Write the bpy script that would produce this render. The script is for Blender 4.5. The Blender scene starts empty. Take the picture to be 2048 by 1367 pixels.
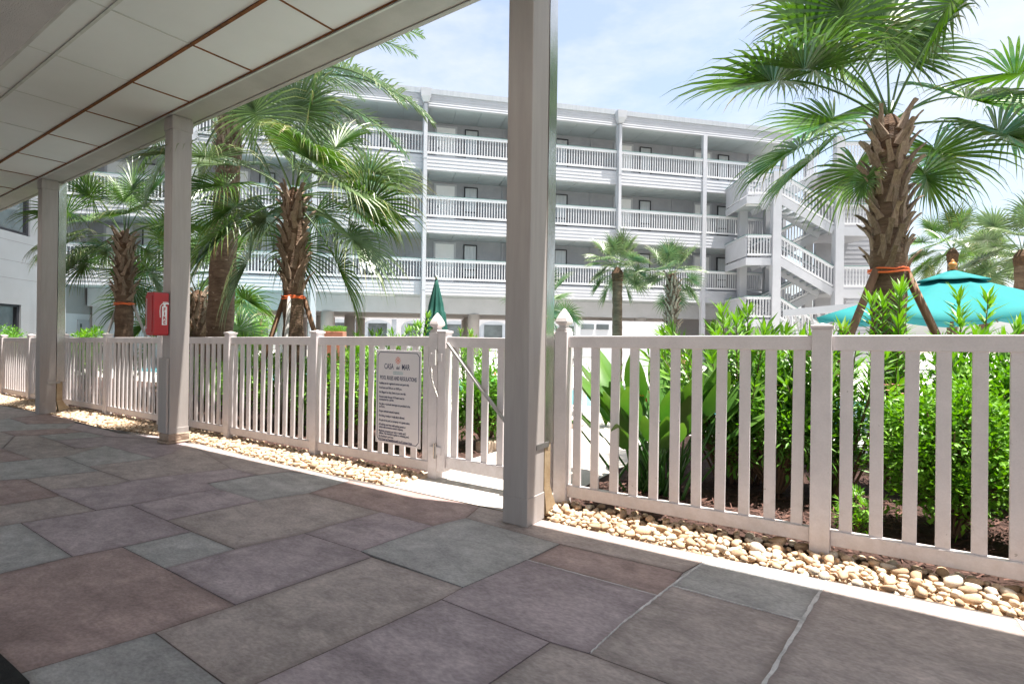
import bpy, math, random
from mathutils import Vector, Matrix
R = math.radians
random.seed(7)
SC = bpy.context.scene
COL = SC.collection

# ---------------------------------------------------------------- camera, sky, sun, exposure
CAM_H = 1.2; FPX = 1073.0; HY = 670.0; ROLL = R(.75); YAW = R(33.9); K = .0143
cam_d = bpy.data.cameras.new('camera'); cam = bpy.data.objects.new('camera', cam_d); COL.objects.link(cam)
cam_d.sensor_width = 36; cam_d.lens = FPX / 2048 * 36; cam_d.shift_y = -(683.5 - HY) / 2048
cam_d.clip_start = .05; cam_d.clip_end = 2000
cam.matrix_world = Matrix.Translation((0, 0, CAM_H)) @ Matrix.Rotation(YAW, 4, 'Z') @ Matrix.Rotation(R(90), 4, 'X') @ Matrix.Rotation(ROLL, 4, 'Z')
SC.camera = cam
SUN = Vector((.25, .062, 1)).normalized()
w = bpy.data.worlds.new('World'); SC.world = w; w.use_nodes = True
nt = w.node_tree; bg = nt.nodes['Background']
sky = nt.nodes.new('ShaderNodeTexSky'); sky.sky_type = 'NISHITA'; sky.sun_disc = False
sky.sun_elevation = math.asin(SUN.z); sky.sun_rotation = math.atan2(SUN.x, SUN.y)
sky.air_density = 1.0; sky.dust_density = 2.2; sky.ozone_density = 1.0
tc = nt.nodes.new('ShaderNodeTexCoord'); mp = nt.nodes.new('ShaderNodeMapping'); mp.inputs['Scale'].default_value = (1.2, 1.2, 3.2)
mp.inputs['Location'].default_value = (.35, .2, .1)
nz = nt.nodes.new('ShaderNodeTexNoise'); nz.inputs['Scale'].default_value = 2.0; nz.inputs['Detail'].default_value = 7; nz.inputs['Roughness'].default_value = .62
rp = nt.nodes.new('ShaderNodeValToRGB'); rp.color_ramp.elements[0].position = .36; rp.color_ramp.elements[1].position = .72
rp.color_ramp.elements[0].color = (.24, .24, .24, 1)
mx = nt.nodes.new('ShaderNodeMix'); mx.data_type = 'RGBA'
mx.inputs[7].default_value = (3.7, 3.78, 3.9, 1)
nt.links.new(tc.outputs['Generated'], mp.inputs[0]); nt.links.new(mp.outputs[0], nz.inputs[0]); nt.links.new(nz.outputs[0], rp.inputs[0])
nt.links.new(rp.outputs[0], mx.inputs[0]); nt.links.new(sky.outputs[0], mx.inputs[6]); nt.links.new(mx.outputs[2], bg.inputs[0])
bg.inputs[1].default_value = .08
sun_d = bpy.data.lights.new('sun', 'SUN'); sun_d.energy = 4.2; sun_d.angle = R(.55); sun_d.color = (1, .955, .88)
sun = bpy.data.objects.new('sun', sun_d); COL.objects.link(sun); sun.rotation_euler = SUN.to_track_quat('Z', 'Y').to_euler(); sun.location = (0, 0, 30)
vs = SC.view_settings; vs.view_transform = 'Standard'; vs.look = 'None'; vs.gamma = 1; vs.exposure = 1.88

# ---------------------------------------------------------------- helpers
def ray(px, py):
    xi = (px - 1024) / FPX; yi = (HY - py) / FPX
    x = xi * math.cos(ROLL) - yi * math.sin(ROLL); z = xi * math.sin(ROLL) + yi * math.cos(ROLL)
    c, s = math.cos(YAW), math.sin(YAW)
    return x * c - s, x * s + c, z
def gz(u): return K * max(-30, min(8, u))
def floor_pt(px, py):
    a, b, c = ray(px, py); t = -CAM_H / (c - K * a); return a * t, b * t
def at(px, py, d):
    a, b, c = ray(px, py); return Vector((a * d, b * d, CAM_H + c * d))
def cam_xy(lat, dep):
    c, s = math.cos(YAW), math.sin(YAW); return lat * c - dep * s, lat * s + dep * c

class MB:
    def __init__(self): self.v = []; self.f = []; self.a = []
    def add(self, vs, fs, a=None):
        o = len(self.v); self.v += [tuple(p) for p in vs]; self.f += [tuple(i + o for i in f) for f in fs]
        self.a += a if a else [0.0] * len(vs); return self
    def box(self, x0, x1, y0, y1, z0, z1, m=None):
        p = [(x, y, z) for z in (z0, z1) for y in (y0, y1) for x in (x0, x1)]
        if m: p = [tuple(m @ Vector(q)) for q in p]
        return self.add(p, [(0, 2, 3, 1), (4, 5, 7, 6), (0, 1, 5, 4), (2, 6, 7, 3), (0, 4, 6, 2), (1, 3, 7, 5)])
    def bar(self, p, q, w, h, up=(0, 0, 1)):
        p = Vector(p); q = Vector(q); d = q - p; L = d.length; d.normalize()
        s = d.cross(Vector(up)); s = s.normalized() if s.length > 1e-5 else Vector((1, 0, 0)); u = s.cross(d)
        m = Matrix((( d.x, s.x, u.x, p.x), (d.y, s.y, u.y, p.y), (d.z, s.z, u.z, p.z), (0, 0, 0, 1)))
        return self.box(0, L, -w / 2, w / 2, -h / 2, h / 2, m)
    def tube(self, pts, rad, n=10, cap=True):
        pts = [Vector(p) for p in pts]; rad = rad if isinstance(rad, (list, tuple)) else [rad] * len(pts)
        vs = []; fs = []; ref = None
        for i, p in enumerate(pts):
            d = (pts[min(i + 1, len(pts) - 1)] - pts[max(i - 1, 0)]).normalized()
            if ref is None: ref = Vector((1, 0, 0)) if abs(d.x) < .8 else Vector((0, 1, 0))
            s = d.cross(ref).normalized(); ref = s.cross(d)
            for k in range(n):
                a = 2 * math.pi * k / n; vs.append(p + (s * math.cos(a) + ref * math.sin(a)) * rad[i])
        for i in range(len(pts) - 1):
            for k in range(n):
                a, b = i * n + k, i * n + (k + 1) % n; fs.append((a, b, b + n, a + n))
        if cap: fs.append(tuple(range(n))[::-1]); fs.append(tuple(range(len(vs) - n, len(vs))))
        return self.add(vs, fs)
    def prism(self, poly, z0, z1):          # poly: list of (x, y) or (x, y, dz)
        n = len(poly); zz = [p[2] if len(p) > 2 else 0 for p in poly]
        vs = [(p[0], p[1], z0 + d) for p, d in zip(poly, zz)] + [(p[0], p[1], z1 + d) for p, d in zip(poly, zz)]
        return self.add(vs, [tuple(range(n))[::-1], tuple(range(n, 2 * n))] + [(i, (i + 1) % n, n + (i + 1) % n, n + i) for i in range(n)])
    def lap(self, x0, x1, z0, z1, n, y, t, thick=.05):   # lapped horizontal boards on a face looking to -y
        prof = []
        h = (z1 - z0) / n
        for i in range(n): prof += [(y - t, z0 + i * h), (y - .002, z0 + (i + 1) * h)]
        prof += [(y + thick, z1), (y + thick, z0)]; m = len(prof)
        vs = [(x0, a, b) for a, b in prof] + [(x1, a, b) for a, b in prof]
        return self.add(vs, [(i, (i + 1) % m, m + (i + 1) % m, m + i) for i in range(m)] + [tuple(range(m))[::-1], tuple(range(m, 2 * m))])
    def mesh(self, name, mat, smooth=False):
        me = bpy.data.meshes.new(name); me.from_pydata(self.v, [], self.f); me.materials.append(mat)
        if any(self.a):
            at_ = me.attributes.new('tip', 'FLOAT', 'POINT'); at_.data.foreach_set('value', self.a)
        if smooth: me.polygons.foreach_set('use_smooth', [True] * len(me.polygons))
        me.update(); return me
    def build(self, name, mat, parent=None, smooth=False, bevel=0):
        o = bpy.data.objects.new(name, self.mesh(name, mat, smooth)); COL.objects.link(o); o.parent = parent
        if bevel:
            b = o.modifiers.new('bevel', 'BEVEL'); b.width = bevel; b.segments = 2; b.limit_method = 'ANGLE'
        return o

def put(name, me, parent=None, loc=(0, 0, 0), rot=(0, 0, 0), sc=None):
    o = bpy.data.objects.new(name, me); COL.objects.link(o); o.parent = parent; o.location = loc; o.rotation_euler = rot
    if sc: o.scale = sc if isinstance(sc, (tuple, list)) else (sc,) * 3
    return o
def tag(o, label, cat, group=None):
    o['label'] = label; o['category'] = cat
    if group: o['group'] = group
    return o
def struct(o): o['kind'] = 'structure'; return o
def stuff(o): o['kind'] = 'stuff'; return o
def empty(name, loc=(0, 0, 0), rz=0):
    o = bpy.data.objects.new(name, None); COL.objects.link(o); o.location = loc; o.rotation_euler = (0, 0, rz); o.empty_display_size = .2; return o

def mat(name, col, rough=.6, var=.12, scale=4.0, bump=.0, bscale=60, metal=0, spec=.4, col2=None, stretch=(1, 1, 1), tip=None, trans=0, objvar=0, speck=0, mottle=0, splash=0):
    m = bpy.data.materials.new(name); m.use_nodes = True; t = m.node_tree; N = t.nodes; L = t.links
    b = N['Principled BSDF']; b.inputs['Roughness'].default_value = rough; b.inputs['Metallic'].default_value = metal
    b.inputs['Specular IOR Level'].default_value = spec
    tc = N.new('ShaderNodeTexCoord'); mp = N.new('ShaderNodeMapping'); mp.inputs['Scale'].default_value = stretch
    L.new(tc.outputs['Object'], mp.inputs[0])
    oi = N.new('ShaderNodeObjectInfo'); ad = N.new('ShaderNodeVectorMath'); ad.operation = 'ADD'; sc = N.new('ShaderNodeVectorMath'); sc.operation = 'SCALE'
    cb = N.new('ShaderNodeCombineXYZ'); L.new(oi.outputs['Random'], cb.inputs[0]); L.new(oi.outputs['Random'], cb.inputs[2])
    L.new(cb.outputs[0], sc.inputs[0]); sc.inputs['Scale'].default_value = 37.0
    L.new(mp.outputs[0], ad.inputs[0]); L.new(sc.outputs[0], ad.inputs[1])
    n1 = N.new('ShaderNodeTexNoise'); n1.inputs['Scale'].default_value = scale; n1.inputs['Detail'].default_value = 6; n1.inputs['Roughness'].default_value = .65
    L.new(ad.outputs[0], n1.inputs[0])
    mx = N.new('ShaderNodeMix'); mx.data_type = 'RGBA'
    c2 = col2 or tuple(c * (1 - 2 * var) for c in col); c1 = col if col2 else tuple(min(1, c * (1 + var)) for c in col)
    mx.inputs[6].default_value = (*c2, 1); mx.inputs[7].default_value = (*c1, 1)
    rm = N.new('ShaderNodeMapRange'); rm.inputs[1].default_value = .3; rm.inputs[2].default_value = .7
    L.new(n1.outputs[0], rm.inputs[0]); L.new(rm.outputs[0], mx.inputs[0]); out = mx.outputs[2]
    if speck:
        n3 = N.new('ShaderNodeTexNoise'); n3.inputs['Scale'].default_value = scale * 22; n3.inputs['Detail'].default_value = 3
        L.new(ad.outputs[0], n3.inputs[0]); r3 = N.new('ShaderNodeMapRange'); r3.inputs[1].default_value = .35; r3.inputs[2].default_value = .65
        r3.inputs[3].default_value = 1 - speck; r3.inputs[4].default_value = 1 + speck; L.new(n3.outputs[0], r3.inputs[0])
        vm = N.new('ShaderNodeVectorMath'); vm.operation = 'SCALE'; L.new(out, vm.inputs[0]); L.new(r3.outputs[0], vm.inputs['Scale']); out = vm.outputs[0]
    if mottle:
        n5 = N.new('ShaderNodeTexNoise'); n5.inputs['Scale'].default_value = 5.5; n5.inputs['Detail'].default_value = 9; n5.inputs['Roughness'].default_value = .72; n5.inputs['Distortion'].default_value = .6
        L.new(ad.outputs[0], n5.inputs[0]); r5 = N.new('ShaderNodeMapRange'); r5.inputs[1].default_value = .32; r5.inputs[2].default_value = .68
        r5.inputs[3].default_value = 1 - mottle; r5.inputs[4].default_value = 1 + mottle; L.new(n5.outputs[0], r5.inputs[0])
        v5 = N.new('ShaderNodeVectorMath'); v5.operation = 'SCALE'; L.new(out, v5.inputs[0]); L.new(r5.outputs[0], v5.inputs['Scale']); out = v5.outputs[0]
        r6 = N.new('ShaderNodeMapRange'); r6.inputs[1].default_value = .3; r6.inputs[2].default_value = .7; r6.inputs[3].default_value = rough + .14; r6.inputs[4].default_value = rough - .1
        L.new(n5.outputs[0], r6.inputs[0]); L.new(r6.outputs[0], b.inputs['Roughness'])
    if splash:      # dried soil splashed up from the ground
        sp = N.new('ShaderNodeSeparateXYZ'); L.new(tc.outputs['Object'], sp.inputs[0]); n6 = N.new('ShaderNodeTexNoise'); n6.inputs['Scale'].default_value = 26; n6.inputs['Detail'].default_value = 5
        L.new(ad.outputs[0], n6.inputs[0]); a6 = N.new('ShaderNodeMath'); a6.operation = 'MULTIPLY_ADD'; L.new(n6.outputs[0], a6.inputs[0]); a6.inputs[1].default_value = -.75; L.new(sp.outputs[2], a6.inputs[2])
        q6 = N.new('ShaderNodeMapRange'); q6.inputs[1].default_value = -.42; q6.inputs[2].default_value = -.1; q6.inputs[3].default_value = splash; q6.inputs[4].default_value = 0; L.new(a6.outputs[0], q6.inputs[0])
        m6 = N.new('ShaderNodeMix'); m6.data_type = 'RGBA'; m6.inputs[7].default_value = (.34, .24, .17, 1); L.new(out, m6.inputs[6]); L.new(q6.outputs[0], m6.inputs[0]); out = m6.outputs[2]
        n7 = N.new('ShaderNodeTexNoise'); n7.inputs['Scale'].default_value = 38; n7.inputs['Detail'].default_value = 2; L.new(ad.outputs[0], n7.inputs[0])
        q7 = N.new('ShaderNodeMapRange'); q7.inputs[1].default_value = .745; q7.inputs[2].default_value = .78; q7.inputs[3].default_value = 0; q7.inputs[4].default_value = .6; L.new(n7.outputs[0], q7.inputs[0])
        m7 = N.new('ShaderNodeMix'); m7.data_type = 'RGBA'; m7.inputs[7].default_value = (.22, .19, .17, 1); L.new(out, m7.inputs[6]); L.new(q7.outputs[0], m7.inputs[0]); out = m7.outputs[2]
    if tip:
        atn = N.new('ShaderNodeAttribute'); atn.attribute_name = 'tip'; m2 = N.new('ShaderNodeMix'); m2.data_type = 'RGBA'
        m2.inputs[7].default_value = (*tip, 1); L.new(out, m2.inputs[6]); L.new(atn.outputs['Fac'], m2.inputs[0]); out = m2.outputs[2]
    if objvar:
        hs = N.new('ShaderNodeHueSaturation'); r4 = N.new('ShaderNodeMapRange'); r4.inputs[3].default_value = 1 - objvar; r4.inputs[4].default_value = 1 + objvar
        L.new(oi.outputs['Random'], r4.inputs[0]); L.new(r4.outputs[0], hs.inputs['Value']); L.new(out, hs.inputs['Color']); out = hs.outputs[0]
    L.new(out, b.inputs['Base Color'])
    if bump:
        n2 = N.new('ShaderNodeTexNoise'); n2.inputs['Scale'].default_value = bscale; n2.inputs['Detail'].default_value = 5
        L.new(ad.outputs[0], n2.inputs[0]); bp = N.new('ShaderNodeBump'); bp.inputs['Strength'].default_value = bump; bp.inputs['Distance'].default_value = .02
        L.new(n2.outputs[0], bp.inputs['Height']); L.new(bp.outputs[0], b.inputs['Normal'])
    if trans:
        tr = N.new('ShaderNodeBsdfTranslucent'); ms = N.new('ShaderNodeMixShader'); ms.inputs[0].default_value = trans
        hs2 = N.new('ShaderNodeHueSaturation'); hs2.inputs['Value'].default_value = 1.5; hs2.inputs['Saturation'].default_value = 1.15
        L.new(out, hs2.inputs['Color']); L.new(hs2.outputs[0], tr.inputs[0])
        L.new(b.outputs[0], ms.inputs[1]); L.new(tr.outputs[0], ms.inputs[2]); L.new(ms.outputs[0], N['Material Output'].inputs[0])
    return m

M = dict(
    slab_r=mat('slab_red', (0.44, 0.32, 0.3), .5, scale=2.2, col2=(0.27, 0.19, 0.178), bump=.28, bscale=70, stretch=(1, 1.7, 1), speck=.14, mottle=.22, tip=(0.17, 0.115, 0.105)),
    slab_b=mat('slab_brown', (0.48, 0.4, 0.375), .5, scale=2.0, col2=(0.3, 0.25, 0.235), bump=.28, bscale=70, stretch=(1, 1.7, 1), speck=.14, mottle=.22, tip=(0.2, 0.155, 0.14)),
    slab_g=mat('slab_green', (.455, .44, .43), .5, scale=2.4, col2=(.295, .282, .278), bump=.28, bscale=70, stretch=(1, 1.7, 1), speck=.14, mottle=.22, tip=(0.2, 0.19, 0.185)),
    slab_m=mat('slab_mauve', (0.465, 0.38, 0.395), .5, scale=1.9, col2=(0.285, 0.23, 0.245), bump=.28, bscale=70, stretch=(1, 1.7, 1), speck=.14, mottle=.22, tip=(0.19, 0.145, 0.15)),
    grout=mat('grout', (.10, .088, .082), .9, scale=6, bump=.2),
    joint=mat('joint_mortar', (.66, .63, .62), .9, scale=12, bump=.3, var=.2),
    concrete=mat('concrete', (.50, .46, .42), .85, var=.1, scale=3, bump=.15, bscale=120, speck=.06),
    deck=mat('pool_deck', (.56, .54, .50), .85, var=.08, scale=1.5, speck=.05),
    bounce_drive=mat('bounce_concrete', (.40, .385, .37), .9, var=.1, scale=2, speck=.1),  # pale tone for the unseen ground that bounces sun under the canopy
    earth=mat('earth', (.20, .18, .14), .95, var=.2, scale=.8),
    mulch=mat('mulch', (.12, .06, .045), .95, scale=40, col2=(.03, .016, .013), bump=1.0, bscale=120, stretch=(1, 2.2, 1)),
    chip=mat('mulch_chip', (.17, .085, .065), .9, scale=9, col2=(.05, .025, .02)),
    gravelbase=mat('gravel_base', (.34, .24, .15), .95, var=.3, scale=30, bump=.8),
    stone=mat('river_stone', (.58, .43, .29), .7, scale=9, col2=(.42, .25, .14), bump=.35, bscale=45, objvar=.28),
    stone2=mat('pale_stone', (.68, .61, .52), .7, scale=9, col2=(.50, .39, .28), bump=.35, bscale=45, objvar=.2),
    stonemix=mat('stone_mix', (.62, .49, .36), .7, scale=14, col2=(.42, .27, .16), bump=.35, bscale=45),
    vinyl=mat('white_vinyl', (.70, .645, .645), .42, var=.05, scale=5, speck=.03, splash=.22),
    paint=mat('column_paint', (.37, .335, .32), .5, var=.06, scale=3, stretch=(6, 6, .5), bump=.06, bscale=40),
    beam=mat('beam_paint', (.40, .375, .36), .55, var=.08, scale=2, bump=.05, bscale=50),
    rust=mat('rust', (.30, .105, .03), .9, scale=14, col2=(.10, .04, .018), bump=.4),
    gridm=mat('ceiling_grid', (.60, .60, .58), .6, var=.1, scale=5),
    tile=mat('ceiling_tile', (.76, .76, .775), .8, var=.025, scale=.9, bump=.03, bscale=150),
    stucco=mat('stucco', (.40, .385, .375), .9, var=.05, scale=3, bump=.5, bscale=160),
    alu=mat('aluminium', (.72, .71, .68), .22, var=.12, scale=3, stretch=(1, 1, .6), metal=1.0, bump=.10, bscale=9),
    dirtyalu=mat('stained_metal', (.50, .40, .27), .6, scale=7, col2=(.30, .20, .11), metal=.3, bump=.2),
    steel=mat('steel', (.45, .45, .45), .4, var=.15, scale=9, metal=.9),
    base=mat('base_mortar', (.45, .36, .29), .9, scale=12, col2=(.25, .17, .12), bump=.6, bscale=30),
    signw=mat('sign_white', (.74, .70, .71), .4, var=.03, scale=3),
    navy=mat('sign_navy', (.025, .03, .09), .5, var=.05),
    coral=mat('logo_coral', (.75, .22, .13), .5, var=.03),
    teal_ink=mat('logo_teal', (.10, .38, .40), .5, var=.03),
    red=mat('red_enamel', (.42, .012, .018), .28, var=.08, scale=3, spec=.5),
    sticker=mat('white_sticker', (.82, .82, .82), .4, var=.02),
    brail=mat('railing_white', (.62, .62, .64), .5, var=.03, scale=2),
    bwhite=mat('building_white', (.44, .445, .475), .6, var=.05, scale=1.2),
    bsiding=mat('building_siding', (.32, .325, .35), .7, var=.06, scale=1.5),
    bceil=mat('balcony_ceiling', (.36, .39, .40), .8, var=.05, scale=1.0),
    bgrey=mat('wing_grey', (.42, .425, .45), .75, var=.04, scale=.7, bump=.05),
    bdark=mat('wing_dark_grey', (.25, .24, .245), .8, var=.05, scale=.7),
    greencap=mat('green_cap', (.12, .22, .21), .5, var=.1),
    roofm=mat('roof_metal', (.40, .42, .45), .5, scale=3, col2=(.32, .34, .37), stretch=(3, 1, .3)),
    door=mat('door_white', (.78, .78, .78), .45, var=.02),
    wframe=mat('window_frame_dark', (.02, .02, .025), .4, var=.05),
    glass=mat('window_glass', (.10, .12, .13), .06, var=.25, scale=.6, spec=.8),
    curtain=mat('curtained_glass', (.52, .54, .55), .12, scale=5, col2=(.32, .35, .37), stretch=(9, 1, .3), spec=.7),
    cream=mat('cream_stucco', (.52, .46, .43), .8, var=.05),
    farblue=mat('far_wall', (.36, .40, .46), .8, var=.05),
    darkv=mat('dark_interior', (.07, .07, .075), .8),
    trunk=mat('palm_trunk', (.20, .13, .085), .9, scale=5, col2=(.07, .04, .025), bump=1.0, bscale=22, stretch=(1, 1, 3.5)),
    boot=mat('palm_boot', (.36, .27, .20), .85, scale=5, col2=(.17, .11, .075), bump=.5, bscale=40, stretch=(3, 3, 1), objvar=.25),
    fiber=mat('palm_fiber', (.13, .07, .035), .95, scale=20, col2=(.04, .02, .012), bump=1),
    frond=mat('palm_leaf', (.10, .19, .028), .34, scale=3, col2=(.03, .085, .016), spec=.6, tip=(.42, .30, .12), trans=.2, objvar=.22),
    frond2=mat('palm_leaf_grey', (.14, .20, .085), .38, scale=3, col2=(.06, .11, .038), spec=.6, tip=(.38, .31, .15), trans=.2, objvar=.2),
    oldfrond=mat('palm_leaf_old', (.17, .20, .045), .45, scale=3, col2=(.09, .12, .025), spec=.4, tip=(.40, .26, .10), trans=.28, objvar=.2),
    olean=mat('oleander_leaf', (.15, .33, .04), .4, scale=6, col2=(.06, .17, .025), spec=.5, tip=(.21, .36, .05), trans=.28),
    shrub=mat('shrub_leaf', (.20, .40, .035), .45, scale=5, col2=(.055, .17, .018), spec=.4, tip=(.26, .42, .05), trans=.28),
    bop=mat('bird_leaf', (.07, .20, .035), .3, scale=3, col2=(.035, .11, .022), spec=.55, tip=(.40, .40, .08), trans=.22, objvar=.2),
    fern=mat('fern_leaf', (.20, .40, .03), .5, scale=6, col2=(.09, .24, .02), tip=(.34, .50, .06), trans=.35),
    twig=mat('twig', (.16, .10, .06), .9, scale=10),
    pink=mat('pink_flower', (.72, .30, .28), .6, var=.1),
    orange=mat('orange_strap', (.85, .17, .05), .5, var=.05),
    brace=mat('wood_brace', (.26, .15, .085), .75, scale=4, col2=(.15, .08, .045), stretch=(5, 5, .6)),
    gbrace=mat('grey_brace', (.42, .40, .38), .7, var=.1, scale=4),
    teal=mat('teal_canvas', (.011, .215, .22), .8, var=.06, scale=2, trans=.2),
    dteal=mat('dark_green_canvas', (.006, .075, .058), .8, var=.1, scale=3),
    finial=mat('wood_finial', (.55, .22, .05), .4, var=.1, scale=6),
    planter=mat('terracotta', (.38, .15, .09), .8, var=.1),
    plastic=mat('white_plastic', (.80, .80, .80), .35, var=.02),
    pred=mat('red_plastic', (.65, .05, .06), .35), pgreen=mat('green_plastic', (.12, .55, .10), .35),
    mat_black=mat('black_rubber', (.018, .017, .016), .9, var=.3, scale=30, bump=1, bscale=200),
    lattice=mat('lattice_white', (.74, .74, .76), .6, var=.03),
)
water = mat('pool_water', (.10, .52, .60), .05, var=.15, scale=.8, bump=.25, bscale=4, spec=.6); M['water'] = water
# ---------------------------------------------------------------- ground sheets
def sheet(name, u0, u1, v0, v1, dz, m, parent=None):
    us = sorted({u0, u1, *[x for x in (-30, 8) if u0 < x < u1]})
    vs = []; fs = []
    for i, u in enumerate(us):
        vs += [(u, v0, gz(u) + dz), (u, v1, gz(u) + dz)]
        if i: k = 2 * i; fs.append((k - 2, k, k + 1, k - 1))
    return MB().add(vs, fs).build(name, m, parent)
struct(sheet('ground', -600, 600, -300, 900, -.12, M['earth']))
struct(sheet('pool_deck', -40, 7.5, 6.9, 13.2, -.02, M['deck']))
struct(sheet('swimming_pool_water', -26, 6.5, 9.0, 12.6, -.012, M['water']))
struct(sheet('planting_bed', -26, 7, 3.50, 6.9, -.012, M['mulch']))
struct(sheet('garden_path', -3.35, -1.95, 3.108, 9, -.004, M['concrete']))
struct(sheet('bounce_driveway', -60, 30, -60, -2.6, -.01, M['bounce_drive']))  # unseen drive behind the camera, added pale to bounce sun under the canopy
struct(sheet('service_court', -60, 8, 13.2, 60, -.025, M['deck']))
# concrete kerb beside the garden path
kb = MB().prism([(-3.55, 4.6, gz(-3.5)), (-3.37, 4.6, gz(-3.4)), (-3.37, 6.6, gz(-3.4)), (-3.55, 6.6, gz(-3.5))], -.08, .10).build('kerb', M['base'], bevel=.012)
struct(kb)

# ---------------------------------------------------------------- walkway floor of stained slabs
walk = struct(MB().prism([(u, v, gz(u)) for u, v in [(-32, -2.6), (3.2, -2.6), (3.2, 3.2), (.53, 3.165), (-.4, 3.125), (-1.9, 3.10), (-3.3, 3.105), (-4.0, 3.09), (-5.0, 3.085), (-6.3, 3.14), (-7.4, 3.10), (-8.8, 2.96), (-11, 3.02), (-13.3, 2.95), (-16, 3.0), (-32, 3.0)]], -.16, -.008).build('walkway_floor', M['grout']))
SL = [
 ('r', [(-150,1180),(0,1146),(145,1112),(245,1093),(330,1135.5),(471,1209),(310,1264),(41,1345),(-100,1385)]),
 ('g', [(41,1345),(310,1264),(472,1384),(300,1462),(-60,1480),(-100,1385)]),
 ('b', [(310,1264),(471,1209),(744,1113),(926,1174),(882.5,1198),(472,1384)]),
 ('m', [(882.5,1198),(1100,1283),(840,1460),(300,1462),(472,1384)]),
 ('b', [(1100,1283),(1178,1306),(1341,1367),(1560,1450),(840,1460)]),
 ('m', [(926,1174),(1054,1119),(1314,1190),(1247,1243),(1178,1306),(1100,1283),(882.5,1198)]),
 ('r', [(1054,1119),(1120,1087),(1366,1144),(1343,1170),(1314,1190)]),
 ('g', [(721,1101.5),(866,1051),(931,1035),(1120,1087),(1054,1119),(926,1174)]),
 ('b', [(1178,1306),(1247,1243),(1314,1190),(1343,1170),(1480,1207),(1603,1240),(1528,1367),(1475,1450),(1341,1367)]),
 ('g', [(1343,1170),(1366,1144),(1424,1112),(1558,1137),(1653,1160),(1603,1240),(1480,1207)]),
 ('b', [(931,1035),(960,1012),(1092,1040),(1214,1067),(1341,1095),(1424,1112),(1366,1144),(1120,1087)]),
 ('r', [(618,985),(640,978),(700,960),(802,977),(960,1012),(931,1035),(866,1051),(762,1023)]),
 ('m', [(609,1066),(660,1050),(762,1023),(866,1051),(721,1101.5)]),
 ('b', [(333,1040),(518,1001),(618,985),(762,1023),(660,1050),(609,1066),(470,1097),(384,1062)]),
 ('m', [(330,1135.5),(470,1097),(609,1066),(721,1101.5),(744,1113),(471,1209)]),
 ('g', [(245,1093),(384,1062),(470,1097),(330,1135.5)]),
 ('m', [(42,1045),(192,1020),(262,1009),(333,1040),(384,1062),(245,1093),(145,1112)]),
 ('g', [(-100,1068),(42,1045),(145,1112),(0,1146),(-150,1180)]),
 ('b', [(0,1010),(122,991),(192,1020),(42,1045),(-100,1068),(-110,1026)]),
 ('r', [(0,960),(51,957),(98,979),(122,991),(0,1010),(-110,1026),(-100,972)]),
 ('b', [(51,957),(200,941),(260,960),(228,969),(98,979)]),
 ('m', [(98,979),(228,969),(260,960),(462,936),(516,949),(416,966),(433,976),(262,1009),(192,1020),(122,991)]),
 ('m', [(262,1009),(433,976),(518,1001),(333,1040)]),
 ('g', [(416,966),(516,949),(580,942),(700,960),(640,978),(618,985),(518,1001),(433,976)]),
 ('b', [(462,936),(377,886),(405,889),(458,902),(530,920),(608,937),(700,960),(580,942),(516,949)]),
 ('b', [(176,932),(309,916),(345,905),(377,886),(462,936),(260,960),(200,941)]),
 ('g', [(128,913),(211,890.5),(309,916),(176,932)]),
 ('g', [(0,924),(65,918),(128,913),(176,932),(200,941),(51,957),(0,960),(-100,972),(-100,932)]),
 ('b', [(30,871),(75.6,870),(109,880),(151,896),(211,890.5),(128,913),(65,918),(5,896)]),
 ('r', [(-80,905),(5,896),(65,918),(0,924),(-100,932)]),
 ('g', [(75.6,870),(169,863),(211,872),(109,880)]),
 ('m', [(109,880),(211,872),(316,878),(377,886),(345,905),(309,916),(211,890.5),(151,896)]),
 ('r', [(0,862),(132,856),(169,863),(75.6,870),(30,871)]),
 ('b', [(-80,880),(0,862),(30,871),(5,896),(-80,905)]),
 ('g', [(-80,860),(0,852),(54,847.5),(151,845.7),(132,856),(0,862),(-80,880)]),
 ('m', [(151,845.7),(193,854),(237,866),(316,872),(377,886),(316,878),(211,872),(169,863),(132,856)]),
 ('r', [(19,836),(95,827),(146,839),(151,845.7),(54,847.5)]),
 ('b', [(-80,838),(0,810),(53,820),(95,827),(19,836),(-80,850)]),
 ('g', [(-80,850),(19,836),(54,847.5),(0,852),(-80,860)]),
 ('b', [(1653,1160),(1716,1172),(1875,1206),(2036,1238),(2100,1330),(2150,1480),(1475,1450),(1528,1367),(1603,1240)]),
 ('m', [(2036,1238),(2200,1273),(2330,1500),(2150,1480),(2100,1330)]),
]
def inset(poly, d):
    n = len(poly); A = sum(poly[i][0] * poly[(i + 1) % n][1] - poly[(i + 1) % n][0] * poly[i][1] for i in range(n))
    if A < 0: poly = poly[::-1]
    out = []
    for i in range(n):
        p0, p, p1 = Vector(poly[i - 1]), Vector(poly[i]), Vector(poly[(i + 1) % n])
        e0 = (p - p0).normalized(); e1 = (p1 - p).normalized(); n0 = Vector((-e0.y, e0.x)); n1 = Vector((-e1.y, e1.x))
        b = n0 + n1; L = max(b.length_squared / 2, .35); out.append(p + b * (d / L))
    return out
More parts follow.
